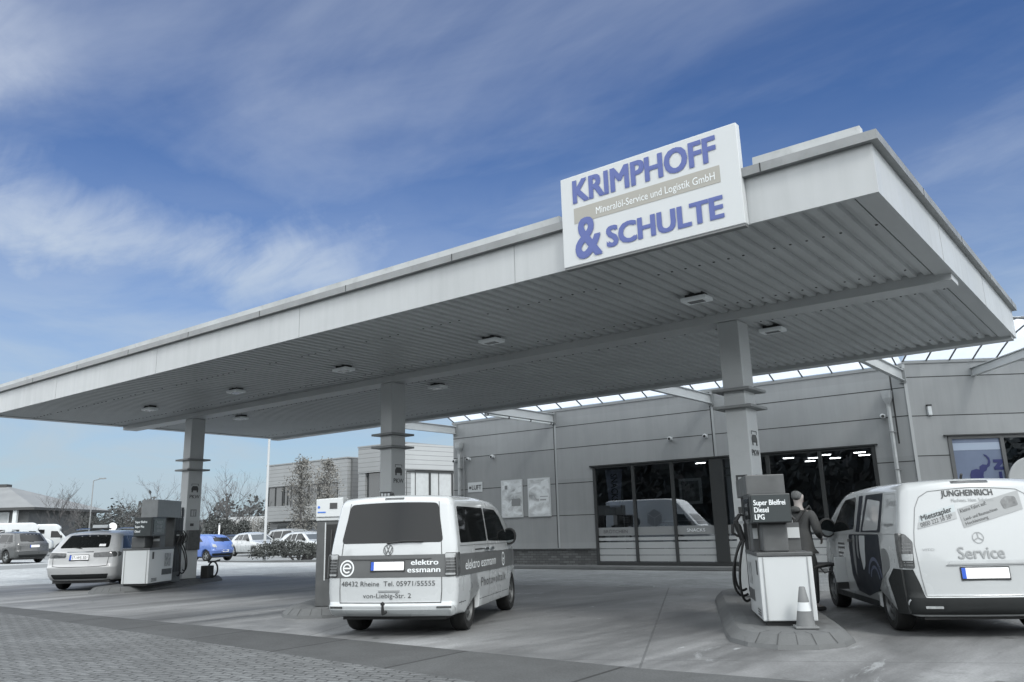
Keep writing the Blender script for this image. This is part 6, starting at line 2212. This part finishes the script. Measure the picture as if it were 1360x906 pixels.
TE = [('w', 'c')]
arms = {-1: ((-.205, 0, 1.40), (-.26, -.03, 1.13), (-.20, .12, .93)), 1: ((.205, 0, 1.40), (.26, .01, 1.14), (.19, .20, 1.04))}
for s_ in (-1, 1):
    n_ = 'L' if s_ < 0 else 'R'
    sh, elb, wr_ = (Vector(v_) for v_ in arms[s_])
    hd2 = (wr_ - elb).normalized()
    hand = wr_ + hd2 * .07
    B[n_ + 'sh'] = (tuple(sh), .066, .062); B[n_ + 'el'] = (tuple(elb), .045, .045); B[n_ + 'wr'] = (tuple(wr_), .028, .03); B[n_ + 'ha'] = (tuple(hand), .026, .038)
    E_ += [('chest', n_ + 'sh'), (n_ + 'sh', n_ + 'el'), (n_ + 'el', n_ + 'wr'), (n_ + 'wr', n_ + 'ha')]
    side = hd2.cross(Vector((0, 0, 1))).normalized()
    dn_ = hd2.cross(side)
    for f_, (off_, ln_) in enumerate(((-.030, .072), (-.010, .082), (.010, .078), (.029, .060))):
        a_ = hand + dn_ * off_ + hd2 * .03
        b_ = a_ + hd2 * ln_ * .55 - side * s_ * .008
        c_ = b_ + hd2 * ln_ * .35 - side * s_ * .028
        for t_, p_ in (('a', a_), ('b', b_), ('c', c_)): B['%sf%d%s' % (n_, f_, t_)] = (tuple(p_), .0095, .0095)
        E_ += [(n_ + 'ha', '%sf%da' % (n_, f_)), ('%sf%da' % (n_, f_), '%sf%db' % (n_, f_)), ('%sf%db' % (n_, f_), '%sf%dc' % (n_, f_))]
    a_ = hand - hd2 * .02 - dn_ * .045
    b_ = a_ + hd2 * .04 - dn_ * .018
    B[n_ + 'ta'] = (tuple(a_), .012, .012); B[n_ + 'tb'] = (tuple(b_), .010, .010)
    E_ += [(n_ + 'ha', n_ + 'ta'), (n_ + 'ta', n_ + 'tb')]
    hip, kn, an_, toe = (s_ * .095, 0, .90), (s_ * .115, .015, .50), (s_ * .125, -.03, .09), (s_ * .15, .15, .035)
    B[n_ + 'hi'] = (hip, .092, .095); B[n_ + 'kn'] = (kn, .060, .062); B[n_ + 'an'] = (an_, .040, .043); B[n_ + 'to'] = (toe, .036, .028)
    E_ += [('pelvis', n_ + 'hi'), (n_ + 'hi', n_ + 'kn'), (n_ + 'kn', n_ + 'an'), (n_ + 'an', n_ + 'to')]
    J[n_ + 'sh'] = (tuple(sh), .088, .084); J[n_ + 'el'] = (tuple(elb), .066, .066); J[n_ + 'wr'] = (tuple(wr_ - hd2 * .01), .045, .045)
    JE += [('chest', n_ + 'sh'), (n_ + 'sh', n_ + 'el'), (n_ + 'el', n_ + 'wr')]
    T[n_ + 'hi'] = (hip, .112, .112); T[n_ + 'kn'] = (kn, .080, .082); T[n_ + 'an'] = ((an_[0], an_[1], .10), .062, .066)
    TE += [('c', n_ + 'hi'), (n_ + 'hi', n_ + 'kn'), (n_ + 'kn', n_ + 'an')]
    skin('shoe', {'a': ((an_[0], -.06, .05), .048, .045), 'b': ((s_ * .135, .06, .045), .050, .042), 'c': ((toe[0], toe[1] + .03, .038), .044, .032)}, [('a', 'b'), ('b', 'c')], BLACKP, pe)
B['nose'] = ((0, .128, 1.615), .014, .016); B['chin'] = ((0, .085, 1.555), .045, .035)
E_ += [('head', 'nose'), ('head', 'chin')]
for s_ in (-1, 1):
    B['ear%d' % s_] = ((s_ * .088, .015, 1.62), .014, .024)
    E_ += [('head', 'ear%d' % s_)]
bo = skin('body', B, E_, SKINM, pe)
skin('jacket', J, JE, JACK, pe)
skin('trousers', T, TE, TROU, pe)
skin('hair', {'a': ((0, -.035, 1.58), .070, .060), 'b': ((0, -.020, 1.66), .088, .090), 'c': ((0, .010, 1.715), .080, .085)}, [('a', 'b'), ('b', 'c')], HAIRM, pe)
skin('hood', {'a': ((-.10, -.10, 1.44), .05, .045), 'b': ((0, -.135, 1.46), .07, .055), 'c': ((.10, -.10, 1.44), .05, .045)}, [('a', 'b'), ('b', 'c')], JACK, pe)
MB().tube([(.17, .12, 1.36), (.16, .02, 1.50), (.13, -.12, 1.40), (.02, -.165, 1.22), (-.10, -.15, 1.05)], .016, 6).build('bag_strap', BLACKP, pe, smooth=True)
for s_ in (-1, 1):
    MB().lathe([(.001, -.006), (.011, 0), (.001, .006)], 10, Matrix.Translation((s_ * .031, .117, 1.645)) @ Matrix.Rotation(R(90), 4, 'X')).build('eye', BLACKP, bo)
MB().tube([(-.025, .119, 1.572), (0, .124, 1.570), (.025, .119, 1.572)], .006, 6).build('mouth', mat('lip_tone', (.28, .18, .17), .5), bo)

t = thing('drain_grate', 'pale narrow drain grate let into the ground before the shop', 'drain grate', (-9.9, 17.25, -.003), R(2.5))
MB().box(-.45, .45, -.07, .07, 0, .012).build('frame', mat('grate_frame', g(.32), .6), t)
gs_ = MB()
for k in range(12):
    gs_.box(-.42 + k * .072, -.38 + k * .072, -.05, .05, .0125, .014)
gs_.build('slots', GAP, t)
